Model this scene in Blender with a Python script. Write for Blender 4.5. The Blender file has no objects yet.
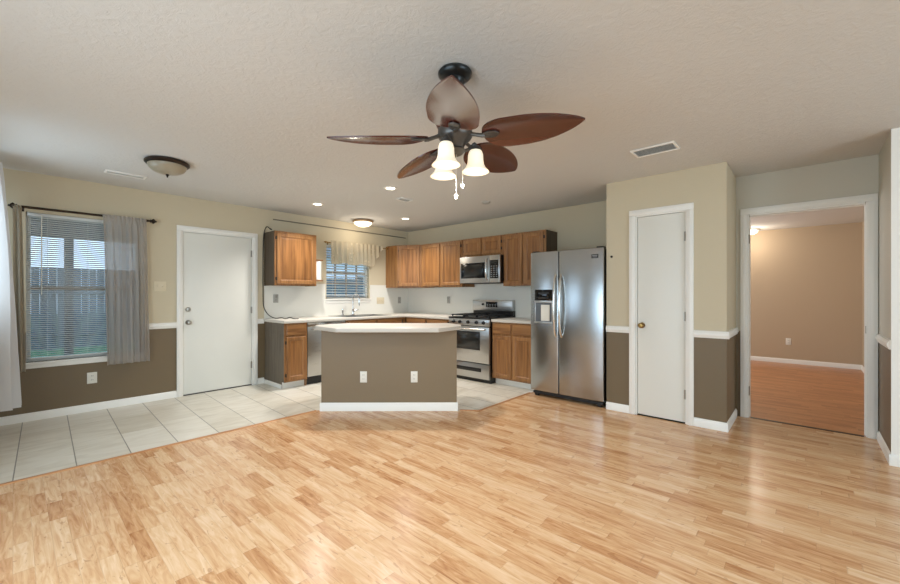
import bpy, bmesh, math, random
from mathutils import Vector, Matrix, noise as mnoise
random.seed(7)
PI = math.pi
C = bpy.context.scene.collection
scene = bpy.context.scene

# ------------------------------------------------------------------ camera, world, light, exposure
cam_d = bpy.data.cameras.new('camera')
cam = bpy.data.objects.new('camera', cam_d); C.objects.link(cam)
cam.location = (0, 0, 1.2352)
YAW = math.radians(42.075)
cam.rotation_euler = (PI/2, 0, YAW)
cam_d.sensor_width = 36; cam_d.lens = 394.77/900*36
cam_d.shift_y = (295.03-292)/900
cam_d.clip_start = 0.02
scene.camera = cam

world = bpy.data.worlds.new('world'); scene.world = world; world.use_nodes = True
bg = world.node_tree.nodes['Background']
bg.inputs['Color'].default_value = (0.68, 0.82, 1.0, 1); bg.inputs['Strength'].default_value = 2.5

scene.view_settings.view_transform = 'Standard'
scene.view_settings.look = 'None'
scene.view_settings.gamma = 1.0
scene.view_settings.use_curve_mapping = False
scene.view_settings.exposure = 0.11

def area(name, loc, rot, sx, sy, power, col):
    d = bpy.data.lights.new(name, 'AREA'); d.shape = 'RECTANGLE'; d.size = sx; d.size_y = sy
    d.energy = power; d.color = col
    o = bpy.data.objects.new(name, d); C.objects.link(o); o.location = loc; o.rotation_euler = rot
    return o
# daylight at the unseen windows of this room, plus an added fill next door
area('daylight_patio', (-1.20, -1.13, 1.15), (PI/2-0.5, 0, 0), 2.4, 1.5, 68, (0.69, 0.84, 0.95))
area('daylight_nook', (-4.75, -0.245, 1.62), (PI/2, 0, 0), 1.4, 1.0, 8, (0.69, 0.85, 1.0))
area('daylight_side', (3.28, 1.9, 1.35), (PI/2, 0, PI/2), 2.4, 1.5, 62, (0.69, 0.84, 0.95))
area('fill_adjoining', (-2.54, 7.4, 1.4), (PI/2, 0, -PI/2), 2.2, 1.6, 48, (0.88, 0.95, 1.0))  # added lamp to brighten the adjoining room, no window built there
def point(name, loc, power, col, r=0.05):
    d = bpy.data.lights.new(name, 'POINT'); d.energy = power; d.color = col; d.shadow_soft_size = r
    o = bpy.data.objects.new(name, d); C.objects.link(o); o.location = loc
    return o
WARM = (1.0, 0.90, 0.76)
WARM2 = (1.0, 0.97, 0.94)
P_FAN, P_DOME, P_SPOT, P_FAR = 6, 3.5, 25, 10

# ------------------------------------------------------------------ materials
def lin(c):
    return tuple(((v/255)/12.92 if v/255 <= 0.04045 else ((v/255+0.055)/1.055)**2.4) for v in c)
def mat(name, col, rough=0.6, metal=0.0, bump=None, spec=0.5, coat=0.0, emit=None, alpha=None):
    m = bpy.data.materials.new(name); m.use_nodes = True
    nt = m.node_tree; b = nt.nodes['Principled BSDF']
    b.inputs['Base Color'].default_value = (*lin(col), 1)
    b.inputs['Roughness'].default_value = rough; b.inputs['Metallic'].default_value = metal
    b.inputs['Specular IOR Level'].default_value = spec
    b.inputs['Coat Weight'].default_value = coat
    b.inputs['Coat Roughness'].default_value = 0.12
    if emit:
        b.inputs['Emission Color'].default_value = (*lin(emit[0]), 1); b.inputs['Emission Strength'].default_value = emit[1]
    if bump:
        sc, st, det = bump
        tc = nt.nodes.new('ShaderNodeTexCoord'); n = nt.nodes.new('ShaderNodeTexNoise')
        n.inputs['Scale'].default_value = sc; n.inputs['Detail'].default_value = det
        bp = nt.nodes.new('ShaderNodeBump'); bp.inputs['Strength'].default_value = st; bp.inputs['Distance'].default_value = 0.01
        nt.links.new(tc.outputs['Object'], n.inputs['Vector']); nt.links.new(n.outputs['Fac'], bp.inputs['Height'])
        nt.links.new(bp.outputs['Normal'], b.inputs['Normal'])
    return m
class NB:
    """tiny node builder"""
    def __init__(s, m): s.nt = m.node_tree; s.b = s.nt.nodes['Principled BSDF']
    def n(s, t, **kw):
        x = s.nt.nodes.new(t)
        for k, v in kw.items(): setattr(x, k, v)
        return x
    def l(s, a, b): s.nt.links.new(a, b)
    def put(s, v, sock):
        if isinstance(v, (int, float)): sock.default_value = v
        else: s.l(v, sock)
    def math(s, op, a, b=0.0, c=0.0):
        x = s.n('ShaderNodeMath', operation=op); s.put(a, x.inputs[0]); s.put(b, x.inputs[1]); s.put(c, x.inputs[2]); return x.outputs[0]
    def xyz(s, x, y, z):
        q = s.n('ShaderNodeCombineXYZ'); s.put(x, q.inputs[0]); s.put(y, q.inputs[1]); s.put(z, q.inputs[2]); return q.outputs[0]
    def ramp(s, f, stops):
        r = s.n('ShaderNodeValToRGB'); s.l(f, r.inputs['Fac'])
        e = r.color_ramp.elements
        while len(e) < len(stops): e.new(0.5)
        for i, (p, c) in enumerate(stops): e[i].position = p; e[i].color = (*lin(c), 1)
        return r.outputs['Color']
    def mix(s, f, a, b, mode='MIX'):
        x = s.n('ShaderNodeMix', data_type='RGBA', blend_type=mode)
        s.put(f, x.inputs[0])
        for v, k in ((a, 6), (b, 7)):
            if isinstance(v, tuple): x.inputs[k].default_value = (*lin(v), 1)
            else: s.l(v, x.inputs[k])
        return x.outputs[2]

def wood(name, c0, c1, rough=0.4, scale=1.0, axis='z', coat=0.0, spec=0.5):
    m = mat(name, c0, rough, coat=coat, spec=spec); q = NB(m)
    tc = q.n('ShaderNodeTexCoord'); mp = q.n('ShaderNodeMapping')
    k = {'z': (38, 38, 2.2), 'x': (2.2, 38, 38), 'y': (38, 2.2, 38)}[axis]
    mp.inputs['Scale'].default_value = tuple(v*scale for v in k)
    q.l(tc.outputs['Object'], mp.inputs['Vector'])
    n = q.n('ShaderNodeTexNoise'); n.inputs['Scale'].default_value = 1.0; n.inputs['Detail'].default_value = 5; n.inputs['Distortion'].default_value = 0.6
    q.l(mp.outputs['Vector'], n.inputs['Vector'])
    c = q.ramp(n.outputs['Fac'], [(0.30, c1), (0.62, c0)])
    q.l(c, q.b.inputs['Base Color'])
    bp = q.n('ShaderNodeBump'); bp.inputs['Strength'].default_value = 0.12; bp.inputs['Distance'].default_value = 0.003
    q.l(n.outputs['Fac'], bp.inputs['Height']); q.l(bp.outputs['Normal'], q.b.inputs['Normal'])
    return m
def laminate(name, stops, rough=0.22, wid=0.067, ln=0.40):
    m = mat(name, (210, 165, 115), rough); q = NB(m)
    tc = q.n('ShaderNodeTexCoord'); sp = q.n('ShaderNodeSeparateXYZ'); q.l(tc.outputs['Object'], sp.inputs[0])
    v = q.math('DIVIDE', sp.outputs['Y'], wid); row = q.math('FLOOR', v)
    w1 = q.n('ShaderNodeTexWhiteNoise', noise_dimensions='1D'); q.l(row, w1.inputs['W'])
    u = q.math('ADD', q.math('DIVIDE', sp.outputs['X'], ln), q.math('MULTIPLY', w1.outputs['Value'], 7.3))
    # uneven strip lengths: wobble the lengthwise coordinate before it is cut into cells
    wob = q.math('MULTIPLY', q.math('SINE', q.math('ADD', q.math('MULTIPLY', u, 2.1), q.math('MULTIPLY', row, 1.7))), 0.26)
    u2 = q.math('ADD', u, wob); cell = q.math('FLOOR', u2)
    w2 = q.n('ShaderNodeTexWhiteNoise', noise_dimensions='2D'); q.l(q.xyz(cell, row, 0), w2.inputs['Vector'])
    off = q.math('MULTIPLY', w2.outputs['Value'], 37.0)
    g = q.n('ShaderNodeTexNoise'); g.inputs['Scale'].default_value = 1.0; g.inputs['Detail'].default_value = 6; g.inputs['Distortion'].default_value = 1.6; g.inputs['Roughness'].default_value = 0.62
    q.l(q.xyz(q.math('ADD', q.math('MULTIPLY', sp.outputs['X'], 3.4), off), q.math('ADD', q.math('MULTIPLY', sp.outputs['Y'], 26.0), off), off), g.inputs['Vector'])
    g2 = q.n('ShaderNodeTexNoise'); g2.inputs['Scale'].default_value = 1.0; g2.inputs['Detail'].default_value = 3; g2.inputs['Distortion'].default_value = 2.5
    q.l(q.xyz(q.math('ADD', q.math('MULTIPLY', sp.outputs['X'], 6.0), off), q.math('MULTIPLY', sp.outputs['Y'], 16.0), off), g2.inputs['Vector'])
    f = q.math('ADD', q.math('MULTIPLY', w2.outputs['Value'], 0.34), q.math('MULTIPLY_ADD', g.outputs['Fac'], 1.15, -0.26))
    f = q.math('ADD', f, q.math('MULTIPLY', q.math('GREATER_THAN', w2.outputs['Value'], 0.86), -0.0))
    c = q.ramp(f, stops)
    streak = q.math('GREATER_THAN', g2.outputs['Fac'], 0.66)
    c = q.mix(q.math('MULTIPLY', streak, 0.38), c, (150, 92, 50))
    fv = q.math('FRACT', v); fu = q.math('FRACT', u2)
    seam = q.math('MAXIMUM', q.math('LESS_THAN', fv, 0.030), q.math('LESS_THAN', fu, 0.008))
    c = q.mix(q.math('MULTIPLY', seam, 0.22), c, (120, 75, 42))
    q.l(c, q.b.inputs['Base Color'])
    return m
def tile_mat(name):
    m = mat(name, (200, 193, 178), 0.32); q = NB(m)
    tc = q.n('ShaderNodeTexCoord'); sp = q.n('ShaderNodeSeparateXYZ'); q.l(tc.outputs['Object'], sp.inputs[0])
    v = q.math('DIVIDE', q.math('ADD', sp.outputs['Y'], q.math('MULTIPLY_ADD', sp.outputs['X'], 0.037, 0.145)), 0.3105)
    u = q.math('DIVIDE', q.math('SUBTRACT', sp.outputs['X'], -3.90), 0.3105*2)
    fv = q.math('FRACT', v); fu = q.math('FRACT', u)
    w2 = q.n('ShaderNodeTexWhiteNoise', noise_dimensions='2D'); q.l(q.xyz(q.math('FLOOR', u), q.math('FLOOR', v), 0), w2.inputs['Vector'])
    n = q.n('ShaderNodeTexNoise'); n.inputs['Scale'].default_value = 1.0; n.inputs['Detail'].default_value = 5; n.inputs['Distortion'].default_value = 1.0
    q.l(q.xyz(q.math('MULTIPLY', sp.outputs['X'], 9), q.math('MULTIPLY', sp.outputs['Y'], 3), q.math('MULTIPLY', w2.outputs['Value'], 20)), n.inputs['Vector'])
    f = q.math('ADD', q.math('MULTIPLY', n.outputs['Fac'], 0.75), q.math('MULTIPLY', w2.outputs['Value'], 0.25))
    c = q.ramp(f, [(0.25, (200, 191, 172)), (0.5, (220, 213, 197)), (0.75, (230, 225, 212))])
    lv = q.math('LESS_THAN', q.math('ABSOLUTE', q.math('SUBTRACT', fv, 0.5)), 0.489)
    lu = q.math('LESS_THAN', q.math('ABSOLUTE', q.math('SUBTRACT', fu, 0.5)), 0.4965)
    c = q.mix(q.math('MULTIPLY', q.math('SUBTRACT', 1.0, lv), 0.85), c, (112, 104, 92))
    c = q.mix(q.math('MULTIPLY', q.math('SUBTRACT', 1.0, lu), 0.45), c, (140, 131, 117))
    q.l(c, q.b.inputs['Base Color'])
    bp = q.n('ShaderNodeBump'); bp.inputs['Strength'].default_value = 0.3; bp.inputs['Distance'].default_value = 0.002
    q.l(q.math('MULTIPLY', lv, lu), bp.inputs['Height']); q.l(bp.outputs['Normal'], q.b.inputs['Normal'])
    return m
def ceiling_mat():
    m = mat('ceiling_paint', (210, 207, 201), 0.85); q = NB(m)
    tc = q.n('ShaderNodeTexCoord')
    n = q.n('ShaderNodeTexNoise'); n.inputs['Scale'].default_value = 19; n.inputs['Detail'].default_value = 6; n.inputs['Roughness'].default_value = 0.65; n.inputs['Distortion'].default_value = 1.2
    q.l(tc.outputs['Object'], n.inputs['Vector'])
    r = q.ramp(n.outputs['Fac'], [(0.42, (0, 0, 0)), (0.60, (255, 255, 255))])
    bp = q.n('ShaderNodeBump'); bp.inputs['Strength'].default_value = 0.24; bp.inputs['Distance'].default_value = 0.010
    q.l(r, bp.inputs['Height']); q.l(bp.outputs['Normal'], q.b.inputs['Normal'])
    return m
def sheer(name, col, transp, pattern=False):
    m = bpy.data.materials.new(name); m.use_nodes = True; nt = m.node_tree
    q = NB(m); nt.nodes.remove(q.b)
    out = nt.nodes['Material Output']
    d = q.n('ShaderNodeBsdfDiffuse'); d.inputs['Color'].default_value = (*lin(col), 1)
    t = q.n('ShaderNodeBsdfTranslucent'); t.inputs['Color'].default_value = (*lin(col), 1)
    tr = q.n('ShaderNodeBsdfTransparent')
    a = q.n('ShaderNodeMixShader'); a.inputs[0].default_value = 0.35; q.l(d.outputs[0], a.inputs[1]); q.l(t.outputs[0], a.inputs[2])
    b = q.n('ShaderNodeMixShader'); b.inputs[0].default_value = transp; q.l(a.outputs[0], b.inputs[1]); q.l(tr.outputs[0], b.inputs[2])
    if pattern:
        tc = q.n('ShaderNodeTexCoord'); v = q.n('ShaderNodeTexVoronoi'); v.inputs['Scale'].default_value = 14
        q.l(tc.outputs['Object'], v.inputs['Vector'])
        s = q.math('LESS_THAN', v.outputs['Distance'], 0.20)
        q.l(q.math('MULTIPLY', q.math('SUBTRACT', 1.0, s), transp), b.inputs[0])
    q.l(b.outputs[0], out.inputs['Surface'])
    return m
def glass_mat(name, tint=(235, 242, 245), refl=0.012):
    m = bpy.data.materials.new(name); m.use_nodes = True; nt = m.node_tree; q = NB(m); nt.nodes.remove(q.b)
    tr = q.n('ShaderNodeBsdfTransparent'); tr.inputs['Color'].default_value = (*lin(tint), 1)
    g = q.n('ShaderNodeBsdfGlossy'); g.inputs['Roughness'].default_value = 0.12
    x = q.n('ShaderNodeMixShader'); x.inputs[0].default_value = refl
    q.l(tr.outputs[0], x.inputs[1]); q.l(g.outputs[0], x.inputs[2]); q.l(x.outputs[0], nt.nodes['Material Output'].inputs['Surface'])
    return m
def steel(name, col, rough=0.28, axis='x'):
    m = mat(name, col, rough, 1.0); q = NB(m)
    tc = q.n('ShaderNodeTexCoord'); mp = q.n('ShaderNodeMapping')
    mp.inputs['Scale'].default_value = (3, 3, 260) if axis == 'x' else (260, 260, 3)
    q.l(tc.outputs['Object'], mp.inputs['Vector'])
    n = q.n('ShaderNodeTexNoise'); n.inputs['Scale'].default_value = 1; n.inputs['Detail'].default_value = 2; q.l(mp.outputs['Vector'], n.inputs['Vector'])
    rr = q.math('ADD', q.math('MULTIPLY', n.outputs['Fac'], 0.14), rough-0.07); q.l(rr, q.b.inputs['Roughness'])
    return m

M = {}
M['wall'] = mat('beige_wall_paint', (206, 193, 165), 0.7, bump=(60, 0.10, 4))
M['brown'] = mat('brown_wall_paint', (115, 97, 70), 0.5, bump=(60, 0.10, 4))
M['grey_wall'] = mat('grey_beige_wall_paint', (200, 194, 178), 0.6, bump=(60, 0.10, 4))
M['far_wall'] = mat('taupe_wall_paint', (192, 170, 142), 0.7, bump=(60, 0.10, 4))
M['island_paint'] = mat('taupe_island_paint', (130, 112, 86), 0.5, bump=(60, 0.08, 4))
M['ceiling'] = ceiling_mat()
M['trim'] = mat('white_trim_paint', (242, 239, 231), 0.4)
M['door'] = mat('white_door_paint', (231, 229, 219), 0.45)
M['floor'] = laminate('oak_laminate', [(0.12, (170, 114, 72)), (0.34, (202, 152, 106)), (0.52, (218, 175, 131)), (0.80, (233, 200, 162))])
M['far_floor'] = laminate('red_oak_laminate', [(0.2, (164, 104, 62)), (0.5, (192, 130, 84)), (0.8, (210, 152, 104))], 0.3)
M['tile'] = tile_mat('grey_tile')
M['strip'] = wood('transition_oak', (196, 140, 92), (170, 115, 70), 0.4, axis='y')
M['oak'] = wood('honey_oak', (162, 115, 69), (122, 81, 44), 0.38)
M['oak_h'] = wood('honey_oak_rail', (162, 115, 69), (122, 81, 44), 0.38, axis='x')
M['oak_panel'] = wood('honey_oak_panel', (158, 109, 62), (114, 74, 39), 0.36, scale=0.7)
M['cab_side'] = wood('weathered_side', (112, 101, 86), (88, 77, 64), 0.6)
M['cab_side_dark'] = wood('dark_side', (92, 78, 62), (70, 58, 45), 0.6)
M['counter'] = mat('white_counter', (208, 201, 189), 0.35, bump=(200, 0.02, 2))
M['splash'] = mat('white_backsplash', (232, 230, 220), 0.4)
M['steel'] = steel('brushed_steel', (188, 188, 186), 0.30)
M['steel_fridge'] = mat('fridge_steel', (176, 180, 182), 0.25, 1.0)
M['steel_v'] = steel('handle_steel', (215, 212, 206), 0.2, 'z')
M['chrome'] = mat('chrome', (225, 225, 225), 0.12, 1.0)
M['black'] = mat('black_enamel', (18, 18, 19), 0.3)
M['iron'] = mat('cast_iron', (26, 26, 27), 0.55)
M['dark'] = mat('dark_plastic', (38, 37, 36), 0.5)
M['gap'] = mat('shadow_gap', (28, 25, 22), 0.9)
M['black_glass'] = mat('black_glass', (14, 14, 16), 0.08)
M['oven_glass'] = mat('oven_glass', (40, 40, 38), 0.1)
M['grey_plastic'] = mat('grey_plastic', (150, 152, 152), 0.4)
M['strip_grey'] = mat('strip_grey', (128, 118, 100), 0.6)
M['recess_grey'] = mat('recess_grey', (92, 96, 100), 0.4)
M['white_plastic'] = mat('white_plastic', (232, 228, 216), 0.4)
M['ivory'] = mat('ivory_plastic', (222, 208, 178), 0.4)
M['grey_plate'] = mat('grey_plate', (170, 168, 160), 0.45)
M['bronze'] = mat('dark_bronze', (52, 40, 30), 0.35, 0.7)
M['brass'] = mat('aged_brass', (150, 120, 70), 0.3, 1.0)
M['nickel'] = mat('satin_nickel', (165, 160, 150), 0.28, 1.0)
M['blade'] = wood('mahogany_blade', (88, 38, 24), (62, 25, 16), 0.24, scale=0.5, axis='x', coat=0.7)
M['fan_dark'] = mat('fan_black_bronze', (40, 42, 42), 0.3, 0.6)
M['fan_mid'] = mat('fan_grey_bronze', (88, 84, 80), 0.35, 0.6)
M['fan_brown'] = mat('fan_brown_housing', (92, 48, 32), 0.3, 0.3)
M['shade_lit'] = mat('lit_glass_shade', (250, 240, 220), 0.4, emit=((255, 236, 204), 0.5))
M['bulb'] = mat('lit_bulb', (255, 250, 235), 0.4, emit=((255, 240, 210), 6))
M['lens'] = mat('lit_lens', (255, 250, 240), 0.4, emit=((255, 244, 222), 7))
M['dome_lit'] = mat('lit_dome', (255, 245, 225), 0.4, emit=((255, 240, 212), 1.7))
M['pan_tan'] = mat('tan_metal', (168, 138, 104), 0.4, 0.3)
M['alabaster'] = mat('alabaster_glass', (158, 146, 124), 0.3, bump=(12, 0.05, 4))
M['sheer_grey'] = sheer('grey_sheer', (206, 198, 190), 0.42)
M['sheer_tan'] = sheer('tan_sheer', (196, 184, 164), 0.15)
M['sheer_white'] = sheer('white_sheer', (240, 238, 236), 0.10)
M['valance'] = sheer('cream_voile', (226, 214, 190), 0.22, True)
M['glass'] = glass_mat('window_glass')
M['slat'] = mat('blind_slat', (214, 216, 214), 0.5)
M['vinyl'] = mat('white_vinyl', (226, 224, 216), 0.4)
M['tan_frame'] = mat('tan_aluminium', (150, 128, 104), 0.5)
M['paper'] = mat('paper_towel', (240, 238, 232), 0.9)
M['rubber'] = mat('black_rubber', (22, 21, 20), 0.5)
M['fence'] = wood('grey_fence', (96, 112, 124), (72, 88, 102), 0.8)
M['grass'] = mat('lawn', (58, 120, 84), 0.9, bump=(40, 0.5, 4))
M['patio'] = mat('patio_concrete', (150, 150, 146), 0.9)
M['siding'] = mat('pale_siding', (232, 238, 246), 0.7)
M['post'] = mat('porch_paint', (92, 92, 96), 0.7)
M['roof'] = mat('grey_shingle', (110, 112, 122), 0.9)

# ------------------------------------------------------------------ geometry helpers
class MB:
    def __init__(s): s.bm = bmesh.new()
    def _merge(s, b2, mi=0, mtx=None):
        if mtx is not None: bmesh.ops.transform(b2, matrix=mtx, verts=b2.verts)
        for f in b2.faces: f.material_index = mi
        me = bpy.data.meshes.new('tmp'); b2.to_mesh(me); b2.free()
        s.bm.from_mesh(me); bpy.data.meshes.remove(me)
        return s
    def box(s, x0, y0, z0, x1, y1, z1, bev=0.0, mi=0, mtx=None, seg=2):
        b = bmesh.new(); bmesh.ops.create_cube(b, size=1)
        sx, sy, sz = abs(x1-x0), abs(y1-y0), abs(z1-z0)
        for v in b.verts: v.co = Vector((v.co.x*sx+(x0+x1)/2, v.co.y*sy+(y0+y1)/2, v.co.z*sz+(z0+z1)/2))
        if bev > 0:
            bmesh.ops.bevel(b, geom=list(b.edges), offset=min(bev, sx*.45, sy*.45, sz*.45), segments=seg, affect='EDGES', profile=0.5)
        return s._merge(b, mi, mtx)
    def cyl(s, p0, p1, r0, r1=None, n=24, mi=0, caps=True):
        r1 = r0 if r1 is None else r1
        p0, p1 = Vector(p0), Vector(p1); d = p1-p0
        b = bmesh.new(); bmesh.ops.create_cone(b, cap_ends=caps, segments=n, radius1=r0, radius2=r1, depth=d.length)
        q = Vector((0, 0, 1)).rotation_difference(d.normalized()).to_matrix().to_4x4()
        return s._merge(b, mi, Matrix.Translation((p0+p1)/2) @ q)
    def sph(s, c, r, sc=(1, 1, 1), n=16, mi=0):
        b = bmesh.new(); bmesh.ops.create_uvsphere(b, u_segments=n, v_segments=max(8, n//2), radius=r)
        return s._merge(b, mi, Matrix.Translation(c) @ Matrix.Diagonal((*sc, 1)))
    def lathe(s, prof, c=(0, 0, 0), n=32, mi=0, axis=None):
        """prof: list of (radius, z)"""
        b = bmesh.new(); rings = []
        for r, z in prof:
            if r < 1e-6: rings.append([b.verts.new((0, 0, z))])
            else: rings.append([b.verts.new((r*math.cos(2*PI*i/n), r*math.sin(2*PI*i/n), z)) for i in range(n)])
        for A, B in zip(rings, rings[1:]):
            for i in range(n):
                j = (i+1) % n
                if len(A) == 1 and len(B) == 1: continue
                if len(A) == 1: b.faces.new((A[0], B[j], B[i]))
                elif len(B) == 1: b.faces.new((A[i], A[j], B[0]))
                else: b.faces.new((A[i], A[j], B[j], B[i]))
        bmesh.ops.recalc_face_normals(b, faces=b.faces)
        mt = Matrix.Translation(c)
        if axis is not None: mt = mt @ Vector((0, 0, 1)).rotation_difference(Vector(axis).normalized()).to_matrix().to_4x4()
        return s._merge(b, mi, mt)
    def prism(s, poly, z0, z1, mi=0, bev=0.0):
        b = bmesh.new()
        lo = [b.verts.new((x, y, z0)) for x, y in poly]; hi = [b.verts.new((x, y, z1)) for x, y in poly]
        b.faces.new(lo[::-1]); b.faces.new(hi); n = len(poly)
        for i in range(n):
            j = (i+1) % n; b.faces.new((lo[i], lo[j], hi[j], hi[i]))
        bmesh.ops.recalc_face_normals(b, faces=b.faces)
        if bev > 0: bmesh.ops.bevel(b, geom=list(b.edges), offset=bev, segments=2, affect='EDGES', profile=0.5)
        return s._merge(b, mi)
    def extrude_profile(s, prof, a, bpt, mi=0):
        """prof: list of (out, z) ; swept straight from a to bpt (2-D points), 'out' to the left of the direction"""
        a = Vector((*a, 0)); e = Vector((*bpt, 0)); d = (e-a).normalized(); nrm = Vector((-d.y, d.x, 0))
        b = bmesh.new()
        A = [b.verts.new(a+nrm*o+Vector((0, 0, z))) for o, z in prof]; B = [b.verts.new(e+nrm*o+Vector((0, 0, z))) for o, z in prof]
        n = len(prof)
        for i in range(n):
            j = (i+1) % n; b.faces.new((A[i], A[j], B[j], B[i]))
        b.faces.new(A[::-1]); b.faces.new(B)
        bmesh.ops.recalc_face_normals(b, faces=b.faces)
        return s._merge(b, mi)
    def tube(s, pts, r, n=10, mi=0):
        pts = [Vector(p) for p in pts]; b = bmesh.new(); rings = []
        up = Vector((0.31, 0.23, 0.92))
        for i, p in enumerate(pts):
            d = (pts[min(i+1, len(pts)-1)]-pts[max(i-1, 0)]).normalized()
            u = d.cross(up).normalized(); v = d.cross(u).normalized()
            rr = r[i] if isinstance(r, (list, tuple)) else r
            rings.append([b.verts.new(p+u*rr*math.cos(2*PI*k/n)+v*rr*math.sin(2*PI*k/n)) for k in range(n)])
        for A, B in zip(rings, rings[1:]):
            for k in range(n): b.faces.new((A[k], A[(k+1) % n], B[(k+1) % n], B[k]))
        b.faces.new(rings[0][::-1]); b.faces.new(rings[-1])
        bmesh.ops.recalc_face_normals(b, faces=b.faces)
        return s._merge(b, mi)
    def panel(s, x0, z0, x1, z1, yb, prof, mi=0, mi_in=None, step=None):
        """raised / recessed front: prof = [(inset, y)], back at yb, closed with a front face"""
        b = bmesh.new(); loops = []
        for ins, y in [(0, yb)]+prof:
            loops.append([b.verts.new(p) for p in ((x0+ins, y, z0+ins), (x1-ins, y, z0+ins), (x1-ins, y, z1-ins), (x0+ins, y, z1-ins))])
        fs = []
        b.faces.new(loops[0][::-1])
        for i, (A, B) in enumerate(zip(loops, loops[1:])):
            for k in range(4):
                f = b.faces.new((A[k], A[(k+1) % 4], B[(k+1) % 4], B[k]))
                f.material_index = mi_in if (mi_in is not None and step is not None and i >= step) else mi
        f = b.faces.new(loops[-1]); f.material_index = mi_in if mi_in is not None else mi
        bmesh.ops.recalc_face_normals(b, faces=b.faces)
        me = bpy.data.meshes.new('tmp'); b.to_mesh(me); b.free(); s.bm.from_mesh(me); bpy.data.meshes.remove(me)
        return s
    def build(s, name, mats, parent=None, smooth=True):
        me = bpy.data.meshes.new(name); s.bm.to_mesh(me); s.bm.free()
        for m in (mats if isinstance(mats, (list, tuple)) else [mats]): me.materials.append(M[m])
        if smooth:
            for p in me.polygons: p.use_smooth = True
            me.set_sharp_from_angle(angle=math.radians(35))
        o = bpy.data.objects.new(name, me); C.objects.link(o)
        if parent is not None: o.parent = parent
        return o
def thing(name, label, cat, loc=(0, 0, 0), rotz=0.0, group=None):
    o = bpy.data.objects.new(name, None); C.objects.link(o); o.empty_display_size = 0.1
    o.location = loc; o.rotation_euler = (0, 0, rotz); o['label'] = label; o['category'] = cat
    if group: o['group'] = group
    return o
def tag(o, label, cat, group=None):
    o['label'] = label; o['category'] = cat
    if group: o['group'] = group
    return o
def struct(o, label=None):
    o['kind'] = 'structure'
    if label: o['label'] = label
    return o
def copy_tree(o, parent=None):
    c = o.copy(); C.objects.link(c)
    if parent is not None: c.parent = parent
    for ch in list(o.children): copy_tree(ch, c)
    return c

# ------------------------------------------------------------------ the setting
XL, YB, YP, YQ = -5.654, 5.07, 4.32, 4.97      # left wall, range wall, pantry front, doorway wall
XPL, XPR, XA = -1.611, -0.535, 0.459           # pantry sides, alcove right wall
H = 2.44; RAIL = 0.87
XR, YF, YN, XN = 3.4, -1.3, -0.26, -3.9        # right wall, wall behind the camera, dining nook wall and its end
T = 0.12

def wall_x(m, x0, x1, y0, y1, holes=(), split=True, z0=0.0, z1=H):
    """wall slab between x0..x1 (thickness) running along y"""
    ys = sorted({y0, y1, *[h[0] for h in holes], *[h[1] for h in holes]}); zs = sorted({z0, z1, *( [RAIL] if split else []), *[h[2] for h in holes], *[h[3] for h in holes]})
    for a, b in zip(ys, ys[1:]):
        for c, d in zip(zs, zs[1:]):
            if any(h[0] <= (a+b)/2 <= h[1] and h[2] <= (c+d)/2 <= h[3] for h in holes): continue
            m.box(x0, a, c, x1, b, d, mi=1 if (split and d <= RAIL+1e-6) else 0)
def wall_y(m, y0, y1, x0, x1, holes=(), split=True, z0=0.0, z1=H):
    xs = sorted({x0, x1, *[h[0] for h in holes], *[h[1] for h in holes]}); zs = sorted({z0, z1, *( [RAIL] if split else []), *[h[2] for h in holes], *[h[3] for h in holes]})
    for a, b in zip(xs, xs[1:]):
        for c, d in zip(zs, zs[1:]):
            if any(h[0] <= (a+b)/2 <= h[1] and h[2] <= (c+d)/2 <= h[3] for h in holes): continue
            m.box(a, y0, c, b, y1, d, mi=1 if (split and d <= RAIL+1e-6) else 0)

W1 = (0.085, 0.985, 0.575, 2.05)      # dining window opening  (y0,y1,z0,z1)
W2 = (3.335, 4.155, 1.175, 2.04)      # sink window opening
D1 = (1.385, 2.215, 0.0, 2.025)       # outside door opening
m = MB(); wall_x(m, XL-T, XL, YN-T, YB+T, [W1, W2, D1]); struct(m.build('wall_left', ['wall', 'brown'], smooth=False))
m = MB(); wall_y(m, YB, YB+T, XL, XPL-0.001, split=False); struct(m.build('wall_back', ['wall'], smooth=False))
PD = (-1.312, -0.850, 0.0, 2.05)
m = MB(); wall_y(m, YP, YP+T, XPL, XPR, [PD])
wall_x(m, XPR-T, XPR, YP+T, YQ); wall_x(m, XPL, XPL+T, YP+T, YB+T, split=False); wall_y(m, YB, YB+T, XPL+T, XPR-T, split=False)
struct(m.build('wall_pantry', ['wall', 'brown'], smooth=False))
DD = (-0.437, 0.394, 0.0, 2.045)
m = MB(); wall_y(m, YQ, YQ+T, XPR-T, XA+0.14, [DD]); struct(m.build('wall_doorway', ['grey_wall', 'brown'], smooth=False))
YAE = 4.285
m = MB(); wall_x(m, XA, XA+0.14, YAE, YQ); struct(m.build('wall_alcove', ['grey_wall', 'brown'], smooth=False))
m = MB(); wall_y(m, YAE, YAE+0.14, XA+0.14, XR+T, split=False); struct(m.build('wall_far_right', ['trim'], smooth=False))
m = MB(); m.box(XA-0.002, YAE-0.012, 0, XA+0.14, YAE, H); struct(m.build('trim_corner', 'trim'))
WR = (0.7, 3.1, 0.6, 2.1)
m = MB(); wall_x(m, XR, XR+T, YF-T, YAE, [WR], split=False); struct(m.build('wall_right', ['wall'], smooth=False))
WF = (-3.0, -0.1, 0.25, 2.15)
m = MB(); wall_y(m, YF-T, YF, XN, XR, [WF], split=False); struct(m.build('wall_front', ['wall'], smooth=False))
m = MB(); wall_x(m, XN-T, XN, YF-T, YN, split=False); struct(m.build('wall_nook_side', ['wall'], smooth=False))
WN = (-5.50, -4.00, 0.95, 2.15)
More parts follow.
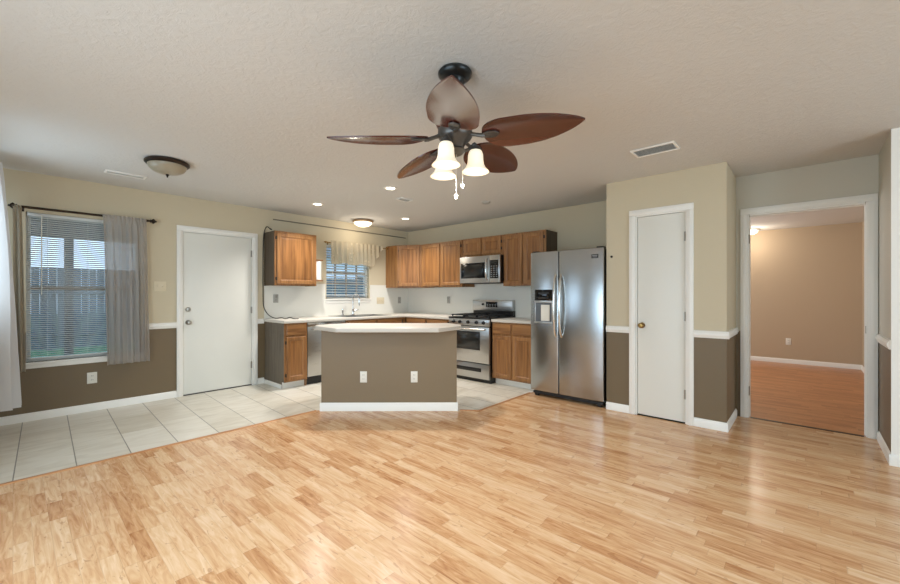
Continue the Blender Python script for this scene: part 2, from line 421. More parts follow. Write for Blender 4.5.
m = MB(); wall_y(m, YN-T, YN, XL, XN-T, [WN], split=True); struct(m.build('wall_nook', ['wall', 'brown'], smooth=False))
# adjoining room beyond the doorway
FY0, FY1, FX0, FX1 = YQ+T, 9.40, -2.6, 0.685
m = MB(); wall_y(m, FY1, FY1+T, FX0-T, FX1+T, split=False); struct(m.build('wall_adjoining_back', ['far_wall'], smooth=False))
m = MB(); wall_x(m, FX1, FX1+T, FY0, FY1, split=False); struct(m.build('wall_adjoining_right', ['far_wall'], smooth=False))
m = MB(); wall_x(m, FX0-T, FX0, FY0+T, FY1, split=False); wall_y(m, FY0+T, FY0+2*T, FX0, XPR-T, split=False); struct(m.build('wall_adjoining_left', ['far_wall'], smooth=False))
# floors
lam = [(-3.885, YN), (XN, YN), (XN, YF), (XR, YF), (XR, YAE), (XA, YAE), (XA, YQ), (XPR, YQ), (XPR, YP), (XPL, YP), (XPL, YB), (-2.59, YB), (-2.59, 3.33), (-2.765, 3.20), (-3.885, 2.19)]
m = MB(); m.prism(lam, -0.06, 0.0); struct(m.build('floor', 'floor', smooth=False))
til = [(XL, YN), (-3.885, YN), (-3.885, 2.19), (-2.765, 3.20), (-2.59, 3.33), (-2.59, YB), (XL, YB)]
m = MB(); m.prism(til, -0.06, 0.0); struct(m.build('floor_tile', 'tile', smooth=False))
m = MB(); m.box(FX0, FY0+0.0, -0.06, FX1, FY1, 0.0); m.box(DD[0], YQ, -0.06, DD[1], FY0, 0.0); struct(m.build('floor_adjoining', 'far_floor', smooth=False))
m = MB(); m.box(PD[0], YP, -0.06, PD[1], YP+T, 0.0); m.box(XPL+T, YP+T, -0.06, XPR-T, YB, 0.0); struct(m.build('floor_pantry', 'gap', smooth=False))
m = MB(); m.box(XL-T, YF-T, H, XR+T, FY1+T, H+0.1); struct(m.build('ceiling', 'ceiling', smooth=False))
# transition strips between the tile and the laminate
m = MB()
for a, b in (((-3.885, YN), (-3.885, 2.17)), ((-2.755, 3.215), (-2.59, 3.335)), ((-2.59, 3.335), (-2.59, 4.38))):
    m.extrude_profile([(-0.017, 0.0), (-0.012, 0.006), (0.012, 0.006), (0.017, 0.0)], a, b)
struct(m.build('trim_floor_strip', 'strip'))
m = MB(); m.box(DD[0]+0.02, YQ-0.004, 0, DD[1]-0.02, YQ+0.03, 0.004); struct(m.build('trim_threshold', 'bronze'))

BASE = [(0, 0), (0.013, 0), (0.013, 0.060), (0.009, 0.070), (0.004, 0.078), (0, 0.080)]
CHR = [(0, 0.838), (0.012, 0.838), (0.014, 0.852), (0.022, 0.862), (0.022, 0.882), (0.016, 0.890), (0.014, 0.902), (0, 0.905)]
def run(name, prof, segs, mt='trim'):
    m = MB()
    for a, b in segs: m.extrude_profile(prof, a, b)
    return struct(m.build(name, mt))
# 'left of direction' is the room side
L_ = [((XL, 1.327), (XL, YN)), ((XL, 2.362), (XL, 2.278))]
run('baseboard_left', BASE, L_)
run('trim_chair_rail_left', CHR, [((XL, 1.327), (XL, 1.00)), ((XL, 0.07), (XL, YN)), ((XL, 2.362), (XL, 2.278))])
e = 0.013
run('baseboard_pantry', BASE, [((PD[0]-0.060, YP), (XPL, YP)), ((XPR+e, YP), (PD[1]+0.060, YP)), ((XPR, YQ-0.03), (XPR, YP))])
e = 0.022
run('trim_chair_rail_pantry', CHR, [((PD[0]-0.060, YP), (XPL, YP)), ((XPR+e, YP), (PD[1]+0.060, YP)), ((XPR, YQ), (XPR, YP))])
run('baseboard_alcove', BASE, [((XA, YAE-0.012), (XA, YQ-0.03)), ((XA+0.6, YAE-0.012), (XA-0.013, YAE-0.012))])
run('trim_chair_rail_alcove', CHR, [((XA, YAE), (XA, YQ))])
run('baseboard_adjoining', BASE, [((FX1, FY1), (FX0, FY1)), ((FX1, FY0), (FX1, FY1))])
run('baseboard_nook', BASE, [((XL, YN), (XN-T, YN))])
run('baseboard_right', BASE, [((XR, YF), (XR, YAE))])
# white kitchen backsplash on the two walls
m = MB(); yk = 2.365
m.box(XL, yk, 0.86, XL+0.008, W2[0]-0.02, 1.40); m.box(XL, W2[0]-0.02, 0.86, XL+0.008, W2[1]+0.02, W2[2]-0.04); m.box(XL, W2[1]+0.02, 0.86, XL+0.008, YB, 1.40)
m.box(XL, yk, 1.40, XL+0.012, W2[0]-0.02, 1.412); m.box(XL, W2[1]+0.02, 1.40, XL+0.012, YB, 1.412)
m.box(XL+0.008, YB-0.008, 0.86, -2.53, YB, 1.40); m.box(XL+0.012, YB-0.012, 1.40, -2.59, YB, 1.412)
struct(m.build('trim_backsplash', 'splash', smooth=False))
# thin dark strip high on the sink wall
m = MB(); m.box(XL, 2.49, 2.308, XL+0.012, 5.0, 2.324, bev=0.004); struct(m.build('trim_sink_wall_strip', 'strip_grey'))

# ---- doors
def casing(m, x0, x1, z1, w, y=0.0, t=0.018):
    """casing around an opening x0..x1, 0..z1 on local plane y, front towards -y"""
    for a, b in ((x0-w, x0), (x1, x1+w)):
        m.box(a, y-t, 0, b, y, z1, bev=0.004)
        m.box(a+w*0.25, y-t-0.005, 0, a+w*0.75, y-t+0.002, z1, bev=0.003)
    m.box(x0-w, y-t, z1, x1+w, y, z1+w, bev=0.004)
    m.box(x0-w*0.5, y-t-0.005, z1+w*0.25, x1+w*0.5, y-t+0.002, z1+w*0.75, bev=0.003)
def door(name, label, loc, rotz, x0, x1, z1, w, hinge_x, knob_x, knob_z, knob_mat, dead=None, recess=0.028):
    r = bpy.data.objects.new(name, None); C.objects.link(r); r.location = loc; r.rotation_euler = (0, 0, rotz); struct(r, label)
    m = MB(); casing(m, x0, x1, z1, w); m.build('casing', 'trim', r)
    m = MB()
    m.box(x0, -0.001, 0, x0+0.012, T, z1); m.box(x1-0.012, -0.001, 0, x1, T, z1); m.box(x0+0.012, -0.001, z1-0.012, x1-0.012, T, z1)
    m.build('jamb', 'trim', r)
    m = MB(); m.box(x0+0.016, recess-0.02, 0.012, x1-0.016, recess+0.02, z1-0.016, bev=0.002); slab = m.build('door_panel', 'door', r)
    for hz in (0.28, 1.03, 1.80):
        m = MB(); hx = hinge_x
        m.cyl((hx, recess-0.028, hz-0.045), (hx, recess-0.028, hz+0.045), 0.006, n=10); m.box(hx-0.010, recess-0.024, hz-0.044, hx+0.010, recess-0.019, hz+0.044)
        m.build('hinge', 'nickel', r)
    m = MB(); y = recess-0.02
    m.cyl((knob_x, y+0.001, knob_z), (knob_x, y-0.008, knob_z), 0.030, n=24); m.cyl((knob_x, y-0.008, knob_z), (knob_x, y-0.035, knob_z), 0.011, n=16)
    m.lathe([(0.0, 0.030), (0.018, 0.028), (0.027, 0.018), (0.027, 0.010), (0.018, 0.0), (0.010, -0.004)], (knob_x, y-0.032, knob_z), 24, axis=(0, -1, 0))
    m.build('door_knob', knob_mat, r)
    if dead:
        m = MB(); m.lathe([(0.0, 0.020), (0.020, 0.019), (0.026, 0.012), (0.030, 0.0)], (knob_x, y, dead), 24, axis=(0, -1, 0)); m.box(knob_x-0.004, y-0.032, dead-0.014, knob_x+0.004, y-0.016, dead+0.014, bev=0.002)
        m.build('deadbolt', knob_mat, r)
    return r, slab
door('door_1', 'plain white flat outside door with two satin knobs', (XL, 0, 0), PI/2, D1[0], D1[1], D1[3], 0.058, D1[1]-0.016, 1.449, 0.897, 'nickel', dead=1.057)
door('door_2', 'narrow plain white pantry door beside the refrigerator', (0, YP, 0), 0, PD[0], PD[1], PD[3], 0.060, PD[1]-0.014, -1.252, 0.925, 'brass')
# dark strips under the doors
m = MB(); m.box(XL-0.10, D1[0]+0.014, 0, XL-0.006, D1[1]-0.014, 0.010); struct(m.build('trim_entry_sill', 'bronze', smooth=False))
# cased opening to the next room
r = bpy.data.objects.new('door_3', None); C.objects.link(r); r.location = (0, YQ, 0); struct(r, 'white cased doorway without a door leading to the next room')
m = MB(); casing(m, DD[0], DD[1], DD[3], 0.061); m.build('casing', 'trim', r)
m = MB()
for a, b in ((DD[0], DD[0]+0.008), (DD[1]-0.008, DD[1])): m.box(a, -0.001, 0, b, T+0.001, DD[3])
m.box(DD[0]+0.014, -0.001, DD[3]-0.014, DD[1]-0.014, T+0.001, DD[3])
m.box(DD[0]+0.008, 0.05, 0, DD[0]+0.014, 0.085, DD[3]-0.014); m.box(DD[1]-0.014, 0.05, 0, DD[1]-0.008, 0.085, DD[3]-0.014); m.box(DD[0]+0.014, 0.05, DD[3]-0.020, DD[1]-0.014, 0.085, DD[3]-0.014)
m.build('jamb', 'trim', r)
for hz in (0.27, 1.80):
    m = MB(); m.box(DD[0]+0.007, 0.005, hz-0.045, DD[0]+0.011, 0.045, hz+0.045); m.cyl((DD[0]+0.010, 0.002, hz-0.045), (DD[0]+0.010, 0.002, hz+0.045), 0.006, n=10); m.build('hinge', 'nickel', r)
m = MB(); m.box(DD[1]-0.011, 0.008, 0.90, DD[1]-0.007, 0.040, 0.965); m.build('strike_plate', 'nickel', r)

# ---- windows on the left wall; local x runs along the wall, -y into the room
def window(name, label, o, mid=None, bars=None, sill_drop=0.04):
    y0, y1, z0, z1 = o
    r = bpy.data.objects.new(name, None); C.objects.link(r); r.location = (XL, 0, 0); r.rotation_euler = (0, 0, PI/2); struct(r, label)
    f = 0.035; Y0, Y1 = 0.055, 0.105
    m = MB(); m.box(y0, Y0, z0, y0+f, Y1, z1); m.box(y1-f, Y0, z0, y1, Y1, z1); m.box(y0+f, Y0, z0, y1-f, Y1, z0+f); m.box(y0+f, Y0, z1-f, y1-f, Y1, z1)
    m.build('window_frame', 'vinyl', r)
    if mid:
        m = MB(); m.box(y0+f, Y0+0.005, mid-0.02, y1-f, Y1-0.005, mid+0.02); m.build('meeting_rail', 'tan_frame', r)
    if bars:
        m = MB()
        for bx in bars[0]: m.box(bx-0.011, Y0+0.01, z0+f, bx+0.011, Y0+0.035, z1-f)
        for bz in bars[1]: m.box(y0+f, Y0+0.012, bz-0.009, y1-f, Y0+0.033, bz+0.009)
        m.build('muntin_grid', 'tan_frame', r)
    m = MB(); m.box(y0+f, 0.078, z0+f, y1-f, 0.082, z1-f); m.build('pane', 'glass', r)
    m = MB(); m.box(y0-0.03, -0.028, z0-0.022, y1+0.03, 0.054, z0, bev=0.005); m.box(y0-0.02, -0.014, z0-0.022-sill_drop, y1+0.02, 0.0, z0-0.022, bev=0.003); m.build('window_sill', 'trim', r)
    return r
window('window_1', 'tall dining window with white sill in the left wall', W1, mid=1.30)
window('window_2', 'small gridded window above the kitchen sink', W2, bars=((3.54, 3.745, 3.95), (1.42, 1.60)), sill_drop=0.05)
# glazed openings behind the camera that the daylight comes through
def back_window(name, loc, rotz, x0, x1, z0, z1, bars):
    r = bpy.data.objects.new(name, None); C.objects.link(r); r.location = loc; r.rotation_euler = (0, 0, rotz); struct(r)
    m = MB(); f = 0.05
    m.box(x0, 0.02, z0, x0+f, 0.09, z1); m.box(x1-f, 0.02, z0, x1, 0.09, z1); m.box(x0+f, 0.02, z0, x1-f, 0.09, z0+f); m.box(x0+f, 0.02, z1-f, x1-f, 0.09, z1)
    for bx in bars: m.box(bx-0.025, 0.02, z0+f, bx+0.025, 0.09, z1-f)
    m.build('window_frame', 'vinyl', r)
    m = MB(); m.box(x0+f, 0.05, z0+f, x1-f, 0.055, z1-f); m.build('pane', 'glass', r)
back_window('window_3', (0, YF, 0), PI, 0.1, 3.0, 0.25, 2.15, (1.55,))
back_window('window_4', (XR, 0, 0), -PI/2, -3.1, -0.7, 0.6, 2.1, (-1.9,))

back_window('window_5', (0, YN, 0), PI, 4.00, 5.50, 0.95, 2.15, (4.75,))

# ------------------------------------------------------------------ blinds, rods, curtains
def blind(label, o, pitch, wid, tilt, inset, cords):
    y0, y1, z0, z1 = o
    r = thing('window_blind', label, 'blind', (XL, (y0+y1)/2, z0), PI/2); w = (y1-y0)/2-inset; h = z1-z0; yc = 0.026
    m = MB(); m.box(-w, yc-0.018, h-0.034, w, yc+0.018, h-0.002, bev=0.003); m.build('head_rail', 'slat', r)
    m = MB(); n = int((h-0.075)/pitch); ca, sa = math.cos(tilt), math.sin(tilt)
    for i in range(n):
        z = h-0.045-i*pitch
        m.box(-w, -wid/2, -0.0006, w, wid/2, 0.0006, mtx=Matrix.Translation((0, yc, z)) @ Matrix.Rotation(tilt, 4, 'X'))
    m.build('slats', 'slat', r, smooth=False)
    m = MB(); zb = h-0.045-n*pitch; m.box(-w, yc-0.012, zb-0.012, w, yc+0.012, zb+0.004, bev=0.003); m.build('bottom_rail', 'slat', r)
    for c in cords:
        m = MB(); m.cyl((c, yc-wid*0.5, zb), (c, yc-wid*0.5, h-0.03), 0.0012, n=6); m.build('cord', 'slat', r)
    m = MB(); m.cyl((-w+0.10, yc-0.03, h*0.45), (-w+0.10, yc-0.022, h-0.02), 0.004, n=8); m.build('wand', 'white_plastic', r)
blind('white mini blind half closed in the tall dining window', W1, 0.0205, 0.024, math.radians(-28), 0.008, (-0.3, 0, 0.3))
blind('white wide slat blind open in the small sink window', W2, 0.042, 0.046, math.radians(-20), 0.008, (-0.3, 0.3))

def rod(name, label, y0, y1, z, out, rr, mats, knob, flw, loc_y):
    r = thing(name, label, 'curtain rod', (XL, loc_y, 0), PI/2)
    a, b = y0-loc_y, y1-loc_y
    m = MB(); m.cyl((a, -out, z), (b, -out, z), rr, n=14); m.build('rod', mats, r)
    for s, p in ((-1, a), (1, b)):
        m = MB()
        m.lathe([(rr, 0), (rr*1.9, 0.004), (rr*1.2, 0.010), (knob*0.75, 0.018), (knob, 0.030), (knob*0.8, 0.044), (knob*0.35, 0.052), (knob*0.45, 0.058), (0, 0.064)], (p, -out, z), 18, axis=(s, 0, 0))
        if flw:
            for k in range(6):
                an = k*PI/3; m.sph((p+s*0.030, -out+math.cos(an)*knob*0.8, z+math.sin(an)*knob*0.8), knob*0.42, n=8)
        m.build('finial', mats, r)
        m = MB(); q = p-s*0.035
        m.box(q-0.006, -out-rr-0.003, z-rr-0.006, q+0.006, 0, z-rr); m.box(q-0.010, -0.005, z-0.035, q+0.010, 0, z+0.012, bev=0.002); m.build('bracket', mats, r)
    return r
rod('curtain_rod', 'dark bronze curtain rod with finials above the dining window', 0.03, 1.055, 2.083, 0.075, 0.012, 'bronze', 0.025, True, 0.54)
rod('curtain_rod', 'thin brass curtain rod above the sink window', 3.32, 4.475, 2.068, 0.06, 0.006, 'brass', 0.016, False, 3.9)

def sheet(name, mt, parent, nu, nv, fn, th=0.0016):
    """fn(u,v)->Vector; builds a closed thin cloth"""
    b = bmesh.new(); g = [[fn(i/nu, j/nv) for j in range(nv+1)] for i in range(nu+1)]
    def nor(i, j):
        a = g[min(i+1, nu)][j]-g[max(i-1, 0)][j]; c = g[i][min(j+1, nv)]-g[i][max(j-1, 0)]
        n = a.cross(c); return n.normalized() if n.length > 1e-9 else Vector((0, 1, 0))
    F = [[b.verts.new(g[i][j]+nor(i, j)*th/2) for j in range(nv+1)] for i in range(nu+1)]
    K = [[b.verts.new(g[i][j]-nor(i, j)*th/2) for j in range(nv+1)] for i in range(nu+1)]
    for i in range(nu):
        for j in range(nv):
            b.faces.new((F[i][j], F[i+1][j], F[i+1][j+1], F[i][j+1])); b.faces.new((K[i][j], K[i][j+1], K[i+1][j+1], K[i+1][j]))
    for i in range(nu):
        b.faces.new((F[i][0], K[i][0], K[i+1][0], F[i+1][0])); b.faces.new((F[i][nv], F[i+1][nv], K[i+1][nv], K[i][nv]))
    for j in range(nv):
        b.faces.new((F[0][j], F[0][j+1], K[0][j+1], K[0][j])); b.faces.new((F[nu][j], K[nu][j], K[nu][j+1], F[nu][j+1]))
    mm = MB(); mm._merge(b, 0); o = mm.build(name, mt, parent)
    for p in o.data.polygons: p.use_smooth = True
    return o
# all hung cloth on the left wall, local x along the wall
def hung(label, cat, name, mt, y_top, y_bot, z1, z0, out, folds, amp0, amp1, seed, loc_y, flare=0.0):
    r = thing(name, label, cat, (XL, loc_y, 0), PI/2)
    def fn(u, v):
        z = z1+(z0-z1)*v
        a = y_top[0]+(y_top[1]-y_top[0])*u; c = y_bot[0]+(y_bot[1]-y_bot[0])*u
        k = v**0.6; x = a+(c-a)*k-loc_y
        ph = folds*2*PI*(u+0.05*math.sin(5*u+seed)+0.012*math.sin(3*v+9*u+seed))
        am = amp0+(amp1-amp0)*min(1, v*1.6)
        y = -out-am*(math.sin(ph)+0.35*math.sin(2.3*ph+seed))-flare*v
        x += 0.35*am*math.cos(ph)*v
        if v < 0.04: y = -out-am*0.6*math.sin(ph*2)
        return Vector((x, y, z))
    sheet('cloth', mt, r, int(folds*16), 40, fn)
    return r
hung('grey sheer curtain panel at the right of the dining window', 'curtain', 'curtain', 'sheer_grey', (0.640, 1.015), (0.675, 1.035), 2.098, 0.485, 0.102, 6, 0.010, 0.026, 1.3, 0.84)
hung('tan curtain bunched at the left edge of the dining window', 'curtain', 'curtain', 'sheer_tan', (0.000, 0.055), (0.0, 0.078), 2.090, 0.50, 0.100, 2, 0.008, 0.020, 0.4, 0.04)
# valance over the sink window
r = thing('valance', 'short cream dotted voile valance on the sink window rod', 'valance', (XL, 3.9, 2.07), PI/2)
def vfn(u, v):
    x = 3.365+(4.385-3.365)*u-3.9
    drop = 0.36 if u < 0.80 else 0.36-0.30*(u-0.80)/0.20
    z = 0.030-(drop+0.012*math.sin(19*u))*v
    ph = 2*PI*11*(u+0.02*math.sin(9*u)); am = 0.008+0.016*v
    return Vector((x+0.3*am*math.cos(ph), -0.080-am*math.sin(ph), z))
sheet('cloth', 'valance', r, 170, 18, vfn)
# white curtain at the extreme left, hanging on the nook wall
r = thing('curtain', 'long white sheer curtain at the far left edge of the room', 'curtain', (-5.2, YN, 0), 0)
def wfn(u, v):
    z = 2.36+(0.26-2.36)*v
    x = -5.50+0.50*u+5.2
    ph = 2*PI*5*(u+0.03*math.sin(7*u)+0.01*math.sin(5*v))
    am = 0.026+0.046*v**0.7
    y = 0.172+0.062*v**0.9+am*math.sin(ph)+0.008*math.sin(2.1*ph+3*v)
    return Vector((x+0.012*math.cos(ph), y, z))
sheet('cloth', 'sheer_white', r, 120, 44, wfn)
r = thing('curtain_rod', 'white rod carrying the long white sheer curtain', 'curtain rod', (-5.2, YN, 2.36), 0)
m = MB(); m.cyl((-0.36, 0.140, 0), (0.27, 0.140, 0), 0.009, n=14); m.build('rod', 'white_plastic', r)
for s in (-0.33, 0.24):
    m = MB(); m.box(s-0.006, 0, -0.014, s+0.006, 0.142, -0.008); m.box(s-0.012, 0, -0.03, s+0.012, 0.005, 0.02); m.build('bracket', 'white_plastic', r)

# ------------------------------------------------------------------ cabinets (local: x along wall, front towards -y)
def cab_door(parent, x0, x1, z0, z1, y, hinge=None, name='cabinet_door', fr=0.052):
    m = MB()
    m.panel(x0, z0, x1, z1, y, [(0.0, y-0.014), (0.005, y-0.019), (fr-0.006, y-0.019), (fr, y-0.016), (fr+0.006, y-0.010), (fr+0.022, y-0.011), (fr+0.026, y-0.012)], mi=0, mi_in=1, step=4)
    d = m.build(name, ['oak', 'oak_panel'], parent, smooth=False)
    if hinge is not None:
        for hz in (z0+0.07, z1-0.07):
            m = MB(); hx = x0 if hinge < 0 else x1
            m.cyl((hx+hinge*0.003, y-0.010, hz-0.022), (hx+hinge*0.003, y-0.010, hz+0.022), 0.0045, n=8); m.box(hx+hinge*0.002, y-0.004, hz-0.02, hx+hinge*0.016, y-0.001, hz+0.02); m.build('hinge', 'iron', d)
    return d
def drawer_front(parent, x0, x1, z0, z1, y):
    m = MB(); m.panel(x0, z0, x1, z1, y, [(0, y-0.012), (0.008, y-0.019), (0.016, y-0.019)], mi=0); return m.build('drawer_front', 'oak_h', parent, smooth=False)
def face_frame(parent, x0, x1, z0, z1, y, rails, stiles, w=0.038, t=0.02):
    """frame proud of carcass at y (carcass front) to y-t"""
    m = MB()
    for s in stiles: m.box(s-w/2, y-t, z0, s+w/2, y, z1)
    for q in rails: m.box(x0, y-t+0.0005, q-w/2, x1, y-0.0005, q+w/2)
    return m.build('face_frame', 'oak', parent, smooth=False)
def upper(label, loc, rotz, w, d, h, doors, left='cab_side_dark', right='cab_side_dark', hinges=None):
    r = thing('wall_cabinet', label, 'cabinet', loc, rotz, None)
    m = MB(); m.box(0.004, -d+0.02, 0.004, w-0.004, -0.001, h); m.build('carcass', 'cab_side_dark', r, smooth=False)
    m = MB(); m.box(0, -d+0.02, 0, 0.004, -0.001, h); m.build('side_panel', left, r, smooth=False)
    m = MB(); m.box(w-0.004, -d+0.02, 0, w, -0.001, h); m.build('side_panel', right, r, smooth=False)
    st = [0.019, w-0.019]+([w/2] if len(doors) == 2 else [])
    face_frame(r, 0, w, 0, h, -d+0.02, [0.019, h-0.019], st)
    for i, (a, b) in enumerate(doors):
        hg = (-1 if i == 0 else 1) if len(doors) == 2 else -1
        if hinges: hg = hinges[i]
        cab_door(r, a, b, 0.024, h-0.024, -d-0.0005, hg)
    return r
ZU, HU = 1.365, 0.742
upper('single door oak wall cabinet left of the sink window', (XL, 2.365, ZU), PI/2, 0.610, 0.335, HU, [(0.026, 0.584)])
# diagonal corner cabinet
DC0, DC1 = (XL+0.320, 4.525), (-4.955, YB-0.320)
r = thing('wall_cabinet', 'diagonal oak wall cabinet filling the kitchen corner', 'cabinet', (XL, YB, ZU))
poly = [(0.001, -0.001), (0.001, DC0[1]-YB), (DC0[0]-XL, DC0[1]-YB), (DC1[0]-XL, DC1[1]-YB), (DC1[0]-XL, -0.001)]
m = MB(); m.prism(poly, 0, HU); m.build('carcass', 'oak', r, smooth=False)
ax = (DC1[0]-DC0[0], DC1[1]-DC0[1]); wl = math.hypot(*ax); an = math.atan2(ax[1], ax[0])
q = bpy.data.objects.new('cabinet_door', None)
bpy.data.objects.remove(q)
m = MB(); fr = 0.052; x0, x1, z0, z1, y = 0.030, wl-0.030, 0.024, HU-0.024, -0.0005
m.panel(x0, z0, x1, z1, y, [(0.0, y-0.014), (0.005, y-0.019), (fr-0.006, y-0.019), (fr, y-0.016), (fr+0.006, y-0.010), (fr+0.022, y-0.011), (fr+0.026, y-0.012)], mi=0, mi_in=1, step=4)
dd = m.build('cabinet_door', ['oak', 'oak_panel'], r, smooth=False)
dd.location = (DC0[0]-XL, DC0[1]-YB, 0); dd.rotation_euler = (0, 0, an)
for hz in (0.10, HU-0.10):
    m = MB(); m.cyl((x0-0.004, y-0.010, hz-0.02), (x0-0.004, y-0.010, hz+0.02), 0.0045, n=8); m.build('hinge', 'iron', dd)
upper('two door oak wall cabinet between the corner and the microwave', (-4.950, YB, ZU), 0, 0.925, 0.325, HU, [(0.030, 0.445), (0.480, 0.898)], 'oak', 'oak')
upper('short two door oak wall cabinet above the microwave', (-4.018, YB, 1.822), 0, 0.770, 0.325, 0.285, [(0.030, 0.368), (0.397, 0.735)], 'oak', 'oak')
upper('tall two door oak wall cabinet between microwave and refrigerator', (-3.246, YB, ZU), 0, 0.678, 0.325, HU, [(0.024, 0.318), (0.354, 0.648)], 'oak', 'cab_side_dark')

def base(label, loc, rotz, w, d, h, fronts, left='cab_side', right='oak', toe='trim', drawers=True):
    r = thing('base_cabinet', label, 'cabinet', loc, rotz, None); tz = 0.09
    m = MB(); m.box(0.004, -d+0.02, tz, w-0.004, -0.012, h); m.build('carcass', 'cab_side_dark', r, smooth=False)
    m = MB(); m.box(0, -d+0.02, tz, 0.004, -0.012, h); m.box(0.0, -d+0.075, 0, 0.004, -0.012, tz); m.build('side_panel', left, r, smooth=False)
    m = MB(); m.box(w-0.004, -d+0.02, 0, w, -0.012, h); m.build('side_panel', right, r, smooth=False)
    m = MB(); m.box(0.004, -d+0.075, 0, w-0.004, -d+0.09, tz); m.build('toe_kick', toe, r, smooth=False)
    zs = h-0.17
    st = [0.019, w-0.019]+([w/2] if len(fronts) == 2 else [])
    face_frame(r, 0, w, tz, h, -d+0.02, [tz+0.019, zs, h-0.019], st)
    for i, (a, b) in enumerate(fronts):
        cab_door(r, a, b, tz+0.022, zs-0.012, -d-0.0005, (-1 if i == 0 else 1), fr=0.048)
        if drawers: drawer_front(r, a, b, zs+0.012, h-0.018, -d-0.0005)
    return r
HB = 0.862; DB = 0.605
YBL = 2.372
b1 = base('narrow oak base cabinet at the open end of the sink counter', (XL, YBL, 0), PI/2, 0.315, DB, HB, [(0.024, 0.291)])
m = MB(); m.box(-0.010, -DB+0.075, 0, 0.0, -0.012, 0.055, bev=0.002); m.build('base_moulding', 'trim', b1)
base('oak sink base cabinet behind the island', (XL, 3.300, 0), PI/2, 1.163, DB, HB, [(0.03, 0.53), (0.57, 1.07)], 'oak')
base('oak corner base cabinet left of the range', (XL+DB+0.021, YB, 0), 0, -4.012-(XL+DB+0.021), DB, HB, [(0.03, 0.47), (0.51, 0.95)], 'oak')
base('oak two door base cabinet between range and refrigerator', (-3.238, YB, 0), 0, 0.655, DB, HB, [(0.022, 0.312), (0.343, 0.633)], 'oak', 'cab_side')
# countertops
r = tag(MB().prism([(XL+0.010, 2.350), (XL+0.645, 2.350), (XL+0.645, YB-0.645), (-4.012, YB-0.645), (-4.012, YB-0.010), (XL+0.010, YB-0.010)], 0.864, 0.902, bev=0.005).build('countertop', 'counter'), 'L shaped white countertop holding the sink', 'countertop')
r = tag(MB().prism([(-3.236, YB-0.640), (-2.548, YB-0.640), (-2.548, YB-0.010), (-3.236, YB-0.010)], 0.864, 0.902, bev=0.005).build('countertop', 'counter'), 'short white countertop between range and refrigerator', 'countertop')

# dishwasher
r = thing('dishwasher', 'stainless dishwasher beside the narrow base cabinet', 'dishwasher', (XL, 2.692, 0), PI/2); w = 0.600
m = MB(); m.box(0.004, -0.57, 0.09, w-0.004, -0.02, 0.860); m.build('tub', 'black', r, smooth=False)
m = MB(); m.box(0.006, -0.60, 0.115, w-0.006, -0.571, 0.858, bev=0.006); dw = m.build('door', 'steel', r)
m = MB(); m.box(0.006, -0.604, 0.80, w-0.006, -0.600, 0.856, bev=0.001); m.build('control_strip', 'steel_v', dw)
m = MB(); m.tube([(0.06, -0.600, 0.765), (0.06, -0.640, 0.765), (w-0.06, -0.640, 0.765), (w-0.06, -0.600, 0.765)], 0.010); m.build('handle', 'steel_v', dw)
m = MB(); m.box(0.006, -0.54, 0.0, w-0.006, -0.50, 0.105); m.build('toe_panel', 'black', r)

# sink, faucet
r = thing('kitchen_sink', 'stainless double bowl sink under the small window', 'sink', (XL+0.335, 3.745, 0.902), PI/2)
m = MB()
m.box(-0.42, -0.27, 0.0, 0.42, -0.235, 0.008, bev=0.003); m.box(-0.42, 0.16, 0.0, 0.42, 0.27, 0.008, bev=0.003); m.box(-0.42, -0.235, 0, -0.385, 0.16, 0.008, bev=0.003); m.box(0.385, -0.235, 0, 0.42, 0.16, 0.008, bev=0.003); m.box(-0.02, -0.235, 0, 0.02, 0.16, 0.008, bev=0.003)
m.build('rim', 'steel', r)
for a, b in ((-0.385, -0.02), (0.02, 0.385)):
    m = MB(); m.box(a, -0.235, 0.0006, b, 0.16, 0.0016); m.build('bowl', 'dark', r)
r = thing('faucet', 'chrome gooseneck faucet behind the sink', 'faucet', (XL+0.125, 3.745, 0.910), PI/2)
m = MB(); m.lathe([(0.0, 0), (0.028, 0), (0.028, 0.012), (0.020, 0.022), (0.017, 0.09), (0.013, 0.10)], (0, 0, 0), 20); m.build('base', 'chrome', r)
m = MB(); pts = [(0, 0, 0.09), (0, 0, 0.26)]+[(0, -0.085+0.085*math.cos(a), 0.26+0.085*math.sin(a)) for a in [PI*k/12 for k in range(1, 13)]]+[(0, -0.170, 0.20)]
m.tube(pts, 0.011, 12); m.cyl((0, -0.170, 0.205), (0, -0.170, 0.155), 0.014, 0.012, 14); m.build('spout', 'chrome', r)
m = MB(); m.tube([(0.018, 0, 0.05), (0.055, 0, 0.075), (0.105, -0.005, 0.085)], [0.009, 0.007, 0.006], 10); m.build('handle', 'chrome', r)
r = thing('side_sprayer', 'small chrome side sprayer left of the faucet', 'sprayer', (XL+0.125, 3.55, 0.910), PI/2)
m = MB(); m.lathe([(0.0, 0), (0.022, 0), (0.020, 0.015), (0.012, 0.02), (0.011, 0.045), (0.016, 0.055), (0.014, 0.10), (0, 0.105)], (0, 0, 0), 16); m.build('sprayer_body', 'chrome', r)

